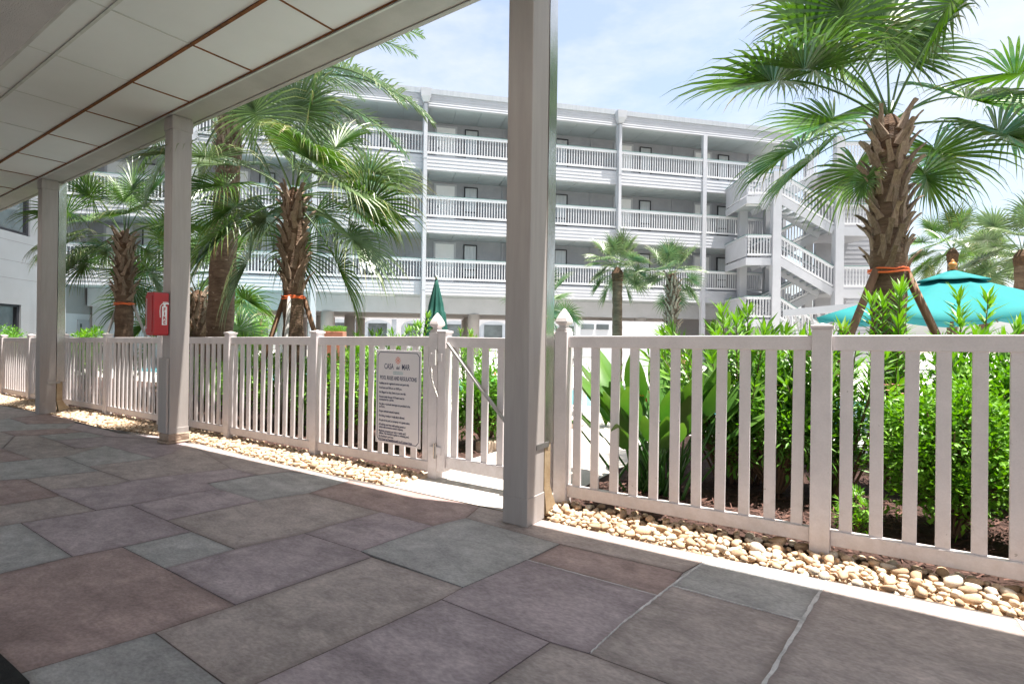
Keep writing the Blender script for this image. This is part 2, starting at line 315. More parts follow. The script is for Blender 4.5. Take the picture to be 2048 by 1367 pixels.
for c, pl in SL:
    q = inset([floor_pt(*p) for p in pl], .0028)
    # long edges wander a little, as the hand-cut joints do
    n = len(q); A = abs(sum(q[i].x * q[(i + 1) % n].y - q[(i + 1) % n].x * q[i].y for i in range(n))) / 2
    q2 = inset([(a.x, a.y) for a in q], min(.055, .07 * math.sqrt(A))); h = random.uniform(-.0012, .0012)
    vs = [(a.x, a.y, gz(a.x) - .03) for a in q] + [(a.x, a.y, gz(a.x) + h) for a in q] + [(a.x, a.y, gz(a.x) + h) for a in q2]
    fs = [tuple(range(n))[::-1]] + [(i, (i + 1) % n, n + (i + 1) % n, n + i) for i in range(n)] + [(n + i, n + (i + 1) % n, 2 * n + (i + 1) % n, 2 * n + i) for i in range(n)] + [tuple(range(2 * n, 3 * n))]
    ob = MB().add(vs, fs, [random.uniform(.2, .75) for _ in range(2 * n)] + [0.0] * n).build('slab', M['slab_' + c], walk)
for a, b, wd in [((1424,1112),(1343,1170),.011), ((1343,1170),(1247,1243),.009), ((1247,1243),(1181,1304),.005), ((1343,1170),(1603,1240),.006), ((1653,1161),(1528,1367),.015), ((1528,1367),(1476,1448),.015), ((2036,1238),(2100,1330),.012), ((1054,1119),(1314,1190),.005)]:
    p, q = Vector(floor_pt(*a)), Vector(floor_pt(*b)); n = Vector((-(q - p).y, (q - p).x)).normalized()
    L_, R_ = [], []
    for i in range(25):
        c = p.lerp(q, i / 24) + n * random.uniform(-.002, .002); h = wd / 2 * random.uniform(.6, 1.25)
        L_.append(c + n * h); R_.append(c - n * h)
    MB().prism([(x.x, x.y, gz(x.x)) for x in L_ + R_[::-1]], -.02, .0026).build('mortar_joint', M['joint'], walk)
dm = [floor_pt(*p) for p in [(-160,1215),(0,1312),(30,1340),(60,1370),(-40,1480),(-260,1420)]]
tag(MB().prism([(u, v, gz(u)) for u, v in dm], .003, .016).build('door_mat', M['mat_black'], bevel=.004), 'black rubber mat corner lying on the walkway slabs', 'mat')

# ---------------------------------------------------------------- canopy over the walkway
CZ = 3.78
def sh(o):            # the canopy follows the gentle fall of the walkway
    return o
can = empty('walkway_canopy', (0, 2.9, CZ)); tag(can, 'white panelled walkway ceiling with rusty grid and edge beam', 'canopy')
def cbox(u0, u1, v0, v1, z0, z1):
    m = MB(); p = [(u, v - 2.9, z - CZ + K * u) for z in (z0, z1) for v in (v0, v1) for u in (u0, u1)]
    return m.add(p, [(0, 2, 3, 1), (4, 5, 7, 6), (0, 1, 5, 4), (2, 6, 7, 3), (0, 4, 6, 2), (1, 3, 7, 5)])
U0, U1 = -34.0, 4.5
cbox(U0, U1, 2.905, 3.17, CZ - .012, CZ + .30).build('beam', M['beam'], can, bevel=.006)
cbox(U0, U1, 2.885, 2.904, CZ - .018, CZ + .02).build('edge_trim', M['gridm'], can)
cbox(U0, U1, 3.172, 3.215, CZ - .02, CZ + .42).build('fascia_board', M['beam'], can)
cbox(U0, U1, -3.6, 3.24, CZ + .42, CZ + .50).build('roof_slab', M['roofm'], can)
cbox(U0, U1, -3.6, .93, CZ - .98, CZ + .30).build('soffit', M['stucco'], can)
cbox(U0, U1, .931, .955, CZ - .965, CZ - .93).build('soffit_trim', M['gridm'], can)
VR = [.955, 1.10, 1.709, 2.318, 2.884]; UT = 1.219; u_off = -3.77
nU0 = -25
for j in range(4):
    for i in range(nU0, 7):
        a = u_off + i * UT; b = a + UT
        if a > U1 - .2: continue
        cbox(a + .008, b - .008, VR[j] + .011, VR[j + 1] - .011, CZ + random.uniform(.002, .0045), CZ + .02).build('ceiling_tile', M['tile'], can)
        cbox(b - .008, b + .008, VR[j] + .012, VR[j + 1] - .012, CZ + .0005 - (.004 if j == 3 else 0), CZ + .012).build('cross_tee', M['rust'] if (j == 3 or (j == 2 and i < -7)) else M['gridm'], can)
for j, m_, w_ in [(1, 'gridm', .012), (2, 'gridm', .012), (3, 'rust', .014), (4, 'rust', .012)]:
    cbox(U0, U1, VR[j] - w_, VR[j] + w_ * (.0 if j == 4 else 1), CZ - .006, CZ + .014).build('main_runner', M[m_], can)
# ---------------------------------------------------------------- columns with downspouts
def column(u, label, wd=.19, extra=False):
    g = gz(u); c = empty('column', (u - wd / 2, 3.01, g)); tag(c, label, 'column', 'walkway columns')
    h = CZ - .012 + K * (u - wd / 2) - g - .002
    MB().box(-wd / 2, wd / 2, -.105, .105, 0.0, h).build('shaft', M['paint'], c, bevel=.006)
    MB().box(-wd / 2 - .008, wd / 2 + .008, -.113, .113, h - .16, h - .03).build('capital', M['paint'], c, bevel=.004)
    MB().box(-wd / 2 + .01, wd / 2 + .004, -.109, .109, .0, .18).build('base_wrap', M['paint'], c, bevel=.004)
    if extra:
        MB().box(-wd / 2 - .02, wd / 2 - .012, -.135, -.107, .12, .98).build('conduit_cover', M['paint'], c, bevel=.006)
        m = MB()
        for i in range(14):
            a = -wd / 2 - .01 + i * (wd + .02) / 13
        m.prism([(-wd / 2 - .03, -.14), (0, -.15), (wd / 2 + .02, -.13), (wd / 2 + .035, 0), (wd / 2 + .02, .13), (-wd / 2 - .02, .12)], 0.0, .03)
        m.prism([(-wd / 2 - .012, -.125), (wd / 2 + .014, -.118), (wd / 2 + .016, .115), (-wd / 2 - .01, .11)], .03, .115)
        m.build('mortar_base', M['base'], c, bevel=.012)
    return c
cols = [(-1.82, 'nearest walkway column, beside the pool gate'), (-6.65, 'walkway column carrying the red extinguisher cabinet'), (-11.02, 'farthest walkway column, at the left beside the grey wing')]
for i, (u, lb) in enumerate(cols): column(u, lb, extra=(i == 1))
def downspout(u, label):
    g = gz(u); d = empty('downspout', (u - .040, 3.168, g)); tag(d, label, 'downspout', 'metal downspouts on the columns')
    h = CZ - .03 + K * u - g
    m = MB()
    for i in range(12):      # slightly dented sheet metal
        z0 = .50 + (h - .50) * i / 12; z1 = .50 + (h - .50) * (i + 1) / 12
    n = 16; prof = [(-.042, -.048), (.042, -.048), (.042, .055), (-.042, .055)]
    vs = []; fs = []
    for i in range(n + 1):
        z = .50 + (h - .50) * i / n
        for (x, y) in prof: vs.append((x + random.uniform(-.0015, .0015), y + random.uniform(-.0015, .0015), z))
    for i in range(n):
        for k in range(4): a, b = i * 4 + k, i * 4 + (k + 1) % 4; fs.append((a, b, b + 4, a + 4))
    fs += [(3, 2, 1, 0), tuple(range(len(vs) - 4, len(vs)))]
    m.add(vs, fs).build('pipe', M['alu'], d)
    for z in (1.35, 2.6): MB().box(-.045, .045, -.0495, .038, z, z + .012).build('seam', M['alu'], d)
    MB().box(-.040, .040, -.046, .033, .20, .499).build('lower_pipe', M['dirtyalu'], d, bevel=.003)
    MB().add([(-.04, -.046, .20), (.04, -.046, .20), (.04, .033, .20), (-.04, .033, .20), (-.04, -.01, .02), (.04, -.01, .02), (.04, .11, .06), (-.04, .11, .06)],
             [(0, 1, 2, 3), (4, 7, 6, 5), (0, 4, 5, 1), (1, 5, 6, 2), (2, 6, 7, 3), (3, 7, 4, 0)]).build('elbow', M['dirtyalu'], d)
    MB().box(.043, .0465, -.16, .0, .475, .51).build('strap', M['steel'], d)
    return d
downspout(-1.82, 'tall shiny metal downspout on the column beside the gate')
downspout(-11.02, 'shiny metal downspout on the farthest left column')

# fire extinguisher cabinet on the middle column
fb = empty('fire_extinguisher_cabinet', (-6.66 - .1, 2.905, gz(-6.7) + 1.24)); fb.scale = (.85, .86, .92); tag(fb, 'red fire extinguisher cabinet fixed to the middle walkway column', 'extinguisher cabinet')
MB().box(-.10, .10, -.20, -.002, 0, .53).build('cabinet_body', M['red'], fb, bevel=.018)
MB().box(.101, .112, -.19, -.012, .012, .518).build('cover', M['red'], fb, bevel=.008)
MB().box(-.09, .09, -.208, -.2005, .04, .49).build('front_door', M['red'], fb, bevel=.006)
MB().box(-.055, -.04, -.2125, -.2085, .08, .45).build('break_strip', M['steel'], fb)
st = MB(); X = .1125
st.box(X, X + .0015, -.095, -.035, .13, .36)
st.box(X, X + .0015, -.078, -.052, .36, .385)
st.box(X, X + .0015, -.09, -.01, .385, .398)
st.box(X, X + .0015, -.085, -.02, .402, .412, Matrix.Translation((0, 0, 0)))
st.tube([(X + .001, -.09, .39), (X + .001, -.115, .36), (X + .001, -.12, .30), (X + .001, -.115, .22)], .005, 6)
st.build('extinguisher_symbol', M['sticker'], fb)

def text_mesh(body, size, matl, sx=1.0, align='LEFT', extrude=.0004, bold=0.0):
    cu = bpy.data.curves.new('t', 'FONT'); cu.body = body; cu.size = size; cu.align_x = align; cu.extrude = extrude; cu.resolution_u = 2; cu.offset = bold
    o = bpy.data.objects.new('t', cu); COL.objects.link(o)
    dg = bpy.context.evaluated_depsgraph_get(); me = bpy.data.meshes.new_from_object(o.evaluated_get(dg))
    bpy.data.objects.remove(o); bpy.data.curves.remove(cu)
    me.transform(Matrix.Diagonal((sx, 1, 1, 1))); me.materials.clear(); me.materials.append(matl); return me
for i, ch in enumerate('FIRE'):
    o = put('letter', text_mesh(ch, .058, M['red'], 1.0, 'CENTER', bold=.002), fb, (X + .0022, -.065, .302 - i * .053)); o.rotation_euler = (R(90), 0, R(90))

# ---------------------------------------------------------------- picket fence, gate
FV = 3.53
def vcap(c, m): c.add([(-.058, -.058, 0), (.058, -.058, 0), (.058, .058, 0), (-.058, .058, 0), (-.058, -.058, .018), (.058, -.058, .018), (.058, .058, .018), (-.058, .058, .018), (0, 0, .034)],
    [(3, 2, 1, 0), (0, 1, 5, 4), (1, 2, 6, 5), (2, 3, 7, 6), (3, 0, 4, 7), (4, 5, 8), (5, 6, 8), (6, 7, 8), (7, 4, 8)])
mcap = MB(); vcap(mcap, 0); CAP = mcap.mesh('post_cap', M['vinyl'])
gb = MB()       # gothic finial
prof = [(.052, 0), (.056, .012), (.05, .02), (.034, .03), (.034, .045), (.058, .062), (.06, .075), (.052, .10), (.034, .135), (.014, .165), (.003, .178)]
vs_ = [(sx * r * .8, sy * r * .8, z * .95) for r, z in prof for sx, sy in ((-1, -1), (1, -1), (1, 1), (-1, 1))]
gb.add(vs_, [(i * 4 + k, i * 4 + (k + 1) % 4, i * 4 + 4 + (k + 1) % 4, i * 4 + 4 + k) for i in range(len(prof) - 1) for k in range(4)] + [(3, 2, 1, 0), tuple(range(len(vs_) - 4, len(vs_)))])
FIN = gb.mesh('finial', M['vinyl'])
POSTM = MB().box(-.05, .05, -.05, .05, -.08, 1.262).mesh('post', M['vinyl'])
PICK = MB().box(-.031, .031, -.011, .011, .125, 1.145).mesh('picket', M['vinyl'])
def bev(o, w=.004):
    b = o.modifiers.new('bevel', 'BEVEL'); b.width = w; b.segments = 2; b.limit_method = 'ANGLE'; return o
def post(parent, u, fin=False, v=FV):
    p = bev(put('post', POSTM, parent, (u, v - FV, gz(u))))
    put('finial' if fin else 'post_cap', FIN if fin else CAP, p, (0, 0, 1.2625)); return p
def panel(parent, ua, ub, n, skip=()):
    a, b = ua + .0505, ub - .0505
    pa = MB(); 
    def srail(z0, z1, t):
        m = MB(); vs = [(u, y, z + gz(u)) for z in (z0, z1) for y in (-t, t) for u in (a, b)]
        return m.add(vs, [(0, 2, 3, 1), (4, 5, 7, 6), (0, 1, 5, 4), (2, 6, 7, 3), (0, 4, 6, 2), (1, 3, 7, 5)])
    top = srail(1.14, 1.226, .024).build('fence_panel', M['vinyl'], parent, bevel=.005)
    srail(.045, .13, .024).build('bottom_rail', M['vinyl'], top, bevel=.005)
    for i in range(n):
        u = a + (b - a) * (i + .5) / n + random.uniform(-.002, .002)
        o = bev(put('picket', PICK, top, (u, 0, gz(u)), (random.uniform(-.004, .004), random.uniform(-.005, .005), random.uniform(-.03, .03))), .003)
fl = empty('picket_fence', (0, FV, 0)); tag(fl, 'white vinyl picket fence running left from the gate to the grey wing', 'fence')
pl = [-3.16, -4.83, -6.52, -8.29, -10.18, -12.08, -13.9, -15.7, -17.5, -19.3]
for i, u in enumerate(pl): post(fl, u, i == 0)
for a, b in zip(pl[1:], pl[:-1]): panel(fl, a, b, 11 if b - a < 1.72 else 12)
fr = empty('picket_fence', (0, FV, 0)); tag(fr, 'white vinyl picket fence right of the near column, before the leafy bed', 'fence')
pr = [-1.905, -.237, 1.43, 3.1]
for i, u in enumerate(pr): post(fr, u, i == 0)
for a, b in zip(pr[:-1], pr[1:]): panel(fr, a, b, 11)
# gate
ga = empty('pool_gate', (-3.10, FV - .012, gz(-3.1))); tag(ga, 'white picket pool gate with diagonal brace between finial posts', 'gate')
bev(MB().box(0, .085, -.045, .045, .07, 1.255).build('stile', M['vinyl'], ga)); put('stile_cap', CAP, ga, (.0425, 0, 1.2555), sc=.86)
bev(MB().box(1.03, 1.115, -.045, .045, .07, 1.255).build('stile', M['vinyl'], ga)); put('stile_cap', CAP, ga, (1.0725, 0, 1.2555), sc=.86)
bev(MB().box(.0855, 1.0295, -.024, .024, 1.135, 1.222).build('top_rail', M['vinyl'], ga)); bev(MB().box(.0855, 1.0295, -.024, .024, .10, .20).build('bottom_rail', M['vinyl'], ga))
for i in range(6):
    x = .085 + .945 * (i + .5) / 6.0; bev(MB().box(x - .031, x + .031, -.011, .011, .2, 1.135).build('picket', M['vinyl'], ga), .003)
MB().bar((.10, -.034, 1.17), (1.02, -.034, .25), .018, .034, (0, 1, 0)).build('brace', M['gbrace'], ga, bevel=.003)
for z in (1.04, .24):
    h = MB().box(-.075, .055, -.056, -.0455, z - .03, z + .04).build('hinge', M['vinyl'], ga, bevel=.004)
    hm = MB().tube([(-.008, -.058, z - .06), (-.008, -.058, z + .07)], .013, 8); hm.build('hinge_pin', M['alu'], h)
coil = []
for i in range(90):
    t = i / 89; c = Vector((-.045 + .07 * t ** 1.4, -.066 - .02 * math.sin(t * 3.1), .97 - .25 * t)); a = t * 2 * math.pi * 15
    coil.append(c + Vector((math.cos(a) * .011, math.sin(a) * .011, 0)))
MB().tube(coil, .0035, 5).build('closer_spring', M['alu'], ga, smooth=True)

# rules sign
sg = empty('pool_rules_sign', (-3.88, FV - .034, gz(-3.6) + .235)); tag(sg, 'white pool rules sign with navy border hung on fence beside gate', 'sign')
SW, SH_ = .575, .865
MB().box(0, SW, -.008, -.002, 0, SH_).build('panel', M['signw'], sg, bevel=.002)
bm_ = MB(); e, t = .022, .006; c = .03
pts = [(e + c, e), (SW - e - c, e), (SW - e, e + c), (SW - e, SH_ - e - c), (SW - e - c, SH_ - e), (e + c, SH_ - e), (e, SH_ - e - c), (e, e + c)]
for i in range(8):
    p, q = pts[i], pts[(i + 1) % 8]; bm_.bar((p[0], -.0088, p[1]), (q[0], -.0088, q[1]), .001, t, (0, 1, 0)) if False else None
    d = Vector((q[0] - p[0], q[1] - p[1])).normalized() * .002; n = Vector((-d.y, d.x)).normalized() * t / 2
    a_, b_ = Vector(p) - d, Vector(q) + d
    ring = [a_ + n, b_ + n, b_ - n, a_ - n]
    bm_.add([(x.x, -.0081 - .0001 * (i % 2), x.y) for x in ring] + [(x.x, -.0089 - .0001 * (i % 2), x.y) for x in ring], [(3, 2, 1, 0), (4, 5, 6, 7), (0, 1, 5, 4), (1, 2, 6, 5), (2, 3, 7, 6), (3, 0, 4, 7)])
bm_.build('border', M['navy'], sg)
for x, z in ((.015, .015), (SW - .015, .015), (.015, SH_ - .015), (SW - .015, SH_ - .015)): MB().tube([(x, -.008, z), (x, -.012, z)], .007, 8).build('screw', M['steel'], sg)
def line(body, x, z, size, m='navy', sx=.62, al='LEFT', bold=.0006):
    o = put('text_line', text_mesh(body, size, M[m], sx, al, bold=bold), sg, (x, -.0086, z)); o.rotation_euler = (R(90), 0, 0)
line('CASA', .23, SH_ - .175, .072, sx=.68, al='RIGHT'); line('del', .285, SH_ - .175, .044, sx=.8, al='CENTER'); line('MAR', .335, SH_ - .175, .072, sx=.68)
sm = MB()
for k in range(10):
    a = 2 * math.pi * k / 10; cx, cz = .287, SH_ - .093
    p, q = (cx + math.cos(a) * .015, cz + math.sin(a) * .015), (cx + math.cos(a) * .036, cz + math.sin(a) * .036)
    nx, nz_ = -math.sin(a) * .0035, math.cos(a) * .0035
    sm.add([(p[0] - nx, -.0092, p[1] - nz_), (q[0] - nx, -.0092, q[1] - nz_), (q[0] + nx, -.0092, q[1] + nz_), (p[0] + nx, -.0092, p[1] + nz_)], [(0, 1, 2, 3)])
sm.tube([(.287, -.0081, SH_ - .093), (.287, -.0095, SH_ - .093)], .010, 12).build('sun_emblem', M['coral'], sg)
wm = MB()
for r in range(2):
    pts = [(.225 + .125 * i / 24, -.009, SH_ - .20 - r * .016 + .003 * math.sin(i * 1.6)) for i in range(25)]; wm.tube(pts, .0018, 4)
wm.build('wave_emblem', M['teal_ink'], sg)
line('POOL RULES AND REGULATIONS', SW / 2, SH_ - .275, .052, sx=.60, al='CENTER', bold=.0009)
rules = [('-Facilities are for registered owners and guest only.', .319), ('-Pool hours are 9:00 a.m. to 10:00 p.m.', .361), ('-No lifeguard on duty. Swim at your own risk.', .403), ('-Persons under the age of 18 years must be', .445), (' accompanied by a parent.', .470),
 ('-No glass or alcoholic beverages are permitted in the', .512), (' pool area.', .537), ('-Proper swimsuit material required.', .579), ('-No diving, running or rough play is allowed.', .621), ('-No pets in the pool, on property or in guests suites.', .663),
 ('-All vehicles must have valid parking permit or', .703), (' vehicle will be towed at owner\'s expense.', .728), ('-Maximum occupancy per unit is 4 adults and 2', .762), (' children. This restriction applies to swimming pool.', .785), ('-No Smoking in pool area.', .812), ('-HOA Rules and Regulations apply to all Common Areas', .838)]
for b_, z in rules: line(b_, .04, SH_ - z, .0285, sx=.66)

# ---------------------------------------------------------------- river stones between slabs and fence
gvb = struct(sheet('gravel_bed', -20, 3.2, 3.02, 3.60, -.05, M['gravelbase']))
gvb.location.z = 0
def stone_mesh(seed):
    rnd = random.Random(seed); import bmesh
    bm = bmesh.new(); bmesh.ops.create_icosphere(bm, subdivisions=2, radius=1)
    ax = [Vector((rnd.gauss(0, 1), rnd.gauss(0, 1), rnd.gauss(0, 1))).normalized() for _ in range(11)]; am = [rnd.uniform(.52, .88) for _ in range(11)]
    for v in bm.verts:
        p = v.co.copy()
        for a, m_ in zip(ax, am):
            d = p.dot(a)
            if d > m_: p -= a * (d - m_) * .97
        v.co = Vector((p.x, p.y * rnd.uniform(.72, .76), p.z * .56)) * rnd.uniform(.985, 1.015) * 1.18
    me = bpy.data.meshes.new('stone'); bm.to_mesh(me); bm.free(); me.polygons.foreach_set('use_smooth', [True] * len(me.polygons))
    return me
SM = []
for i in range(14):
    me = stone_mesh(i); me.materials.append(M['stone'] if i % 5 < 3 else M['stone2']); SM.append(me)
rs = random.Random(3); spots = []; grid = {}
def edgeV(u):
    t = [(-20, 3.0), (-16, 3.0), (-13.3, 2.95), (-11, 3.02), (-8.8, 2.96), (-7.4, 3.10), (-6.3, 3.14), (-5, 3.085), (-4, 3.09), (-3.3, 3.105), (-1.9, 3.10), (-.4, 3.125), (.53, 3.165), (3.2, 3.2)]
    for (a, x), (b, y) in zip(t, t[1:]):
        if a <= u <= b: return x + (y - x) * (u - a) / (b - a)
    return 3.1
for layer, mind, tries in ((0, .042, 30000), (1, .058, 20000)):
    placed = []
    g = {}
    for _ in range(tries):
        u = rs.uniform(-16, 2.0); v0 = edgeV(u) + .035; v = rs.uniform(v0, 3.56)
        if -3.22 < u < -1.92: continue
        if any(c[0] - .20 < u < c[0] + .03 and v < 3.28 for c in cols): continue
        s = (rs.uniform(.013, .036) if layer == 0 else rs.uniform(.018, .040)) * (1.5 if rs.random() < .12 else 1)
        k = (int(u / .1), int(v / .1)); ok = True
        for dx in (-1, 0, 1):
            for dy in (-1, 0, 1):
                for (x, y, r) in g.get((k[0] + dx, k[1] + dy), ()):
                    if (x - u) ** 2 + (y - v) ** 2 < ((r + s) * (.60 if layer == 0 else .78)) ** 2: ok = False; break
                if not ok: break
            if not ok: break
        if not ok: continue
        g.setdefault(k, []).append((u, v, s)); placed.append((u, v, s))
    spots += [(u, v, gz(u) + (-.045 if layer == 0 else -.012) + s * .35, s) for u, v, s in placed]
spots.sort(key=lambda p: -p[3] / math.hypot(p[0], p[1]))
rest = MB()
for i, (u, v, z, s) in enumerate(spots):
    me = rs.choice(SM); rot = (rs.uniform(-.35, .35), rs.uniform(-.35, .35), rs.uniform(0, 6.28))
    if i < 300: put('stone', me, gvb, (u, v, z), rot, s)
    else:
        mt = Matrix.Translation((u, v, z)) @ Matrix.Rotation(rot[2], 4, 'Z') @ Matrix.Rotation(rot[0], 4, 'X') @ Matrix.Scale(s, 4)
        rest.add([tuple(mt @ q.co) for q in me.vertices], [tuple(p.vertices) for p in me.polygons])
stuff(rest.build('stones', M['stonemix'], gvb, smooth=True))
# mulch chips
mc = MB(); rc = random.Random(5)
for i in range(9000):
    u = rc.uniform(-6.5, 3.4) if i % 3 else rc.uniform(-1.8, 2.2); v = rc.uniform(3.58, 6.6) if i % 2 else rc.uniform(3.58, 4.8)
    if -3.45 < u < -1.9: continue
    L = rc.uniform(.012, .035); a = rc.uniform(0, 3.14); t = rc.uniform(-.4, .4); wd = rc.uniform(.002, .005)
    dx, dy, dz = math.cos(a) * L, math.sin(a) * L, t * L; nx, ny = -math.sin(a) * wd, math.cos(a) * wd; z = gz(u) - .006 + abs(dz) + rc.uniform(0, .012)
    mc.add([(u - dx - nx, v - dy - ny, z - dz), (u + dx - nx, v + dy - ny, z + dz), (u + dx + nx, v + dy + ny, z + dz + .003), (u - dx + nx, v - dy + ny, z - dz + .003)], [(0, 1, 2, 3)])
o = stuff(mc.build('mulch', M['chip'])); o['label'] = 'reddish brown mulch chips over the planting bed'
# ---------------------------------------------------------------- four-storey balcony building
BA = YAW + R(12.85); bx_, by_ = cam_xy(0, 25.2)
BL = empty('balcony_building', (bx_, by_, 0), BA); tag(BL, 'white four-storey building with long railed balconies behind the palms', 'building')
def s_at(px, d):     # position along the facade of an image column, on a plane d metres behind the facade
    a, b, _ = ray(px, 660); ca, sa = math.cos(BA), math.sin(BA); nx, ny = -sa, ca
    t = (bx_ * nx + by_ * ny + d) / (a * nx + b * ny); return (a * t - bx_) * ca + (b * t - by_) * sa
S0, S1, REC = -18.3, 15.2, 1.95
RT = [4.61, 7.46, 10.31]                 # rail tops
BAYS = [-18.25, -13.55, -8.85, -4.15, .55, 5.25, 9.97, 14.7]
# roof
m = MB().lap(S0 - .1, S1, 11.53, 12.06, 5, 0, .018, .2); m.build('roof_fascia', M['bwhite'], BL)
MB().box(S0 - .15, S1, -.06, .25, 12.06, 12.30).build('parapet_flashing', M['roofm'], BL)
MB().box(S0 - .1, S1, .21, 12, 11.7, 12.1).build('roof', M['roofm'], BL)
for s_ in (s_at(822, 1), s_at(1216, 1)):
    v = MB().tube([(s_, 1.2, 12.1), (s_, 1.2, 12.45)], .2, 14).tube([(s_, 1.2, 12.45), (s_, 1.2, 12.60)], .36, 16).build('roof_vent', M['darkv'], BL)
PANEL = MB().box(-.585, .585, .03, REC - .02, 0, .03).mesh('ceiling_panel', M['bceil'])
def balusters(x0, x1, y, z0, z1, sp=.128, w_=.034):
    m = MB(); n = max(1, int((x1 - x0) / sp))
    for i in range(n):
        x = x0 + (x1 - x0) * (i + .5) / n; m.box(x - w_ / 2, x + w_ / 2, y - w_ / 2, y + w_ / 2, z0, z1)
    return m
for fi, rt in enumerate(RT):
    db = rt - .96; fb_ = rt - 1.62 if fi == 0 else rt - 1.65     # rail foot, fascia bottom
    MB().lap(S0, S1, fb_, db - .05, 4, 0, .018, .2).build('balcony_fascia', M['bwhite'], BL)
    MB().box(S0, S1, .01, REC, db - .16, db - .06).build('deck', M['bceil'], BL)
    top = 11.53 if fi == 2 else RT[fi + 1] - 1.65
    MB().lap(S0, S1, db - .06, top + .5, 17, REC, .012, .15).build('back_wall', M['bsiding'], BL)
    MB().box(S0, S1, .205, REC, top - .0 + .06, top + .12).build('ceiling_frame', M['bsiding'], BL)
    i = 0; x = S0 + .7
    while x < S1 - .5:
        put('ceiling_panel', PANEL, BL, (x, .17, top + .028)); x += 1.19
    for b0, b1 in zip(BAYS, BAYS[1:]):
        a, b = b0 + .11, b1 - .11
        r = MB().box(a, b, -.045, .045, rt - .12, rt).build('railing', M['brail'], BL)
        MB().box(a, b, -.06, .06, rt + .001, rt + .025).build('rail_cap', M['greencap'], r)
        MB().box(a, b, -.03, .03, db + .03, db + .12).build('bottom_rail', M['brail'], r)
        stuff(balusters(a, b, 0, db + .12, rt - .12).build('balusters', M['brail'], r))
    # doors and windows, repeated bay by bay
    for bi, (dc, wc) in enumerate([(s_at(887, REC) + 4.7 * k, s_at(938, REC) + 4.7 * k) for k in range(-3, 4)]):
        if dc < S0 + .4 or wc > S1 - .3: continue
        z0 = db - .05; Y = REC - .02
        d = MB().box(dc - .45, dc + .45, Y - .035, Y - .005, z0, z0 + 2.03).build('door', M['door'], BL)
        fr_ = MB()
        for (x0, x1, za, zb) in ((-.55, -.452, z0, z0 + 2.13), (.452, .55, z0, z0 + 2.13), (-.451, .451, z0 + 2.032, z0 + 2.13)): fr_.box(dc + x0, dc + x1, Y - .05, Y, za, zb)
        fr_.build('door_frame', M['bwhite'], d)
        pm = MB()
        for px_ in (-.2, .2):
            for (za, zb) in ((.2, .75), (.9, 1.45), (1.58, 1.85)): pm.box(dc + px_ - .13, dc + px_ + .13, Y - .046, Y - .0352, z0 + za, z0 + zb)
        pm.build('door_panels', M['door'], d)
        MB().box(dc - .40, dc - .36, Y - .075, Y - .036, z0 + .95, z0 + 1.06).build('handle', M['wframe'], d)
        wv = MB()
        for (x0, x1, za, zb) in ((-.34, -.29, .42, 2.05), (.29, .34, .42, 2.05), (-.289, .289, 2.0, 2.05), (-.289, .289, .42, .47)): wv.box(wc + x0, wc + x1, Y - .06, Y, z0 + za, z0 + zb)
        wv.box(wc - .289, wc + .289, Y - .05, Y - .02, z0 + .78, z0 + .84)
        wn = wv.build('window', M['wframe'], BL)
        MB().box(wc - .289, wc + .289, Y - .03, Y - .021, z0 + .471, z0 + .779).build('pane', M['curtain'], wn); MB().box(wc - .289, wc + .289, Y - .03, Y - .021, z0 + .841, z0 + 1.999).build('pane', M['curtain'], wn)
        MB().box(wc + 1.58, wc + 1.68, Y - .04, Y, z0, top + .02).build('wall_batten', M['bsiding'], BL)
    MB().tube([(s_at(1014, REC) , REC - .12, db - .05), (s_at(1014, REC), REC - .12, top)], .075, 10).build('standpipe', M['red'], BL)
for i, b in enumerate(BAYS):
    MB().box(b - .105, b + .105, -.075, .13, -.4, 11.53).build('post', M['bwhite'], BL)
for b in (-4.15, 5.25):
    d = MB().box(b - .07, b + .07, -.24, -.085, -.3, 11.55).build('downspout', M['bwhite'], BL)
    MB().add([(b - .22, -.42, 11.82), (b + .22, -.42, 11.82), (b + .22, -.07, 11.82), (b - .22, -.07, 11.82), (b - .24, -.44, 12.16), (b + .24, -.44, 12.16), (b + .24, -.07, 12.16), (b - .24, -.07, 12.16), (b - .12, -.28, 11.6), (b + .12, -.28, 11.6), (b + .12, -.08, 11.6), (b - .12, -.08, 11.6)],
             [(4, 5, 6, 7), (0, 1, 5, 4), (1, 2, 6, 5), (2, 3, 7, 6), (3, 0, 4, 7), (8, 9, 1, 0), (9, 10, 2, 1), (10, 11, 3, 2), (11, 8, 0, 3), (11, 10, 9, 8)]).build('rain_head', M['bwhite'], d)
    for z in (3.2, 6.2, 9.1): MB().box(b - .085, b + .085, -.25, -.08, z, z + .05).build('pipe_strap', M['bwhite'], d)
# ground storey: recessed beam, soffit, columns
MB().box(S0, S1, .21, 13, 2.995, 3.08).build('parking_soffit', M['bceil'], BL)
MB().box(S0, S1, 2.0, 2.4, 2.22, 2.99).build('transfer_beam', M['bwhite'], BL)
MB().box(S0, S1, 2.401, 12.6, 2.25, 2.34).build('parking_ceiling', M['cream'], BL)
for s_ in (-12.1, -10.4, -8.5, -1.5, 2.2, 7.6, 12.4):
    for y in (2.2, 8.2, 12.2):
        MB().tube([(s_ + (y - 2.2) * .1, y, -.4), (s_ + (y - 2.2) * .1, y, 2.22)], .30, 20).build('round_column', M['cream'], BL, smooth=True)
for s_, w_ in ((-13.6, 5.2),): MB().box(S0, S0 + 5.6, 2.41, 2.6, -.4, 2.24).build('garage_wall', M['bwhite'], BL)
MB().box(S0 + 3.1, S0 + 3.16, 2.36, 2.40, .2, 2.0).build('conduit', M['bsiding'], BL)
MB().box(9.9, S1 + 6, 3.4, 3.6, -.4, 2.24).build('garage_wall', M['bdark'], BL)
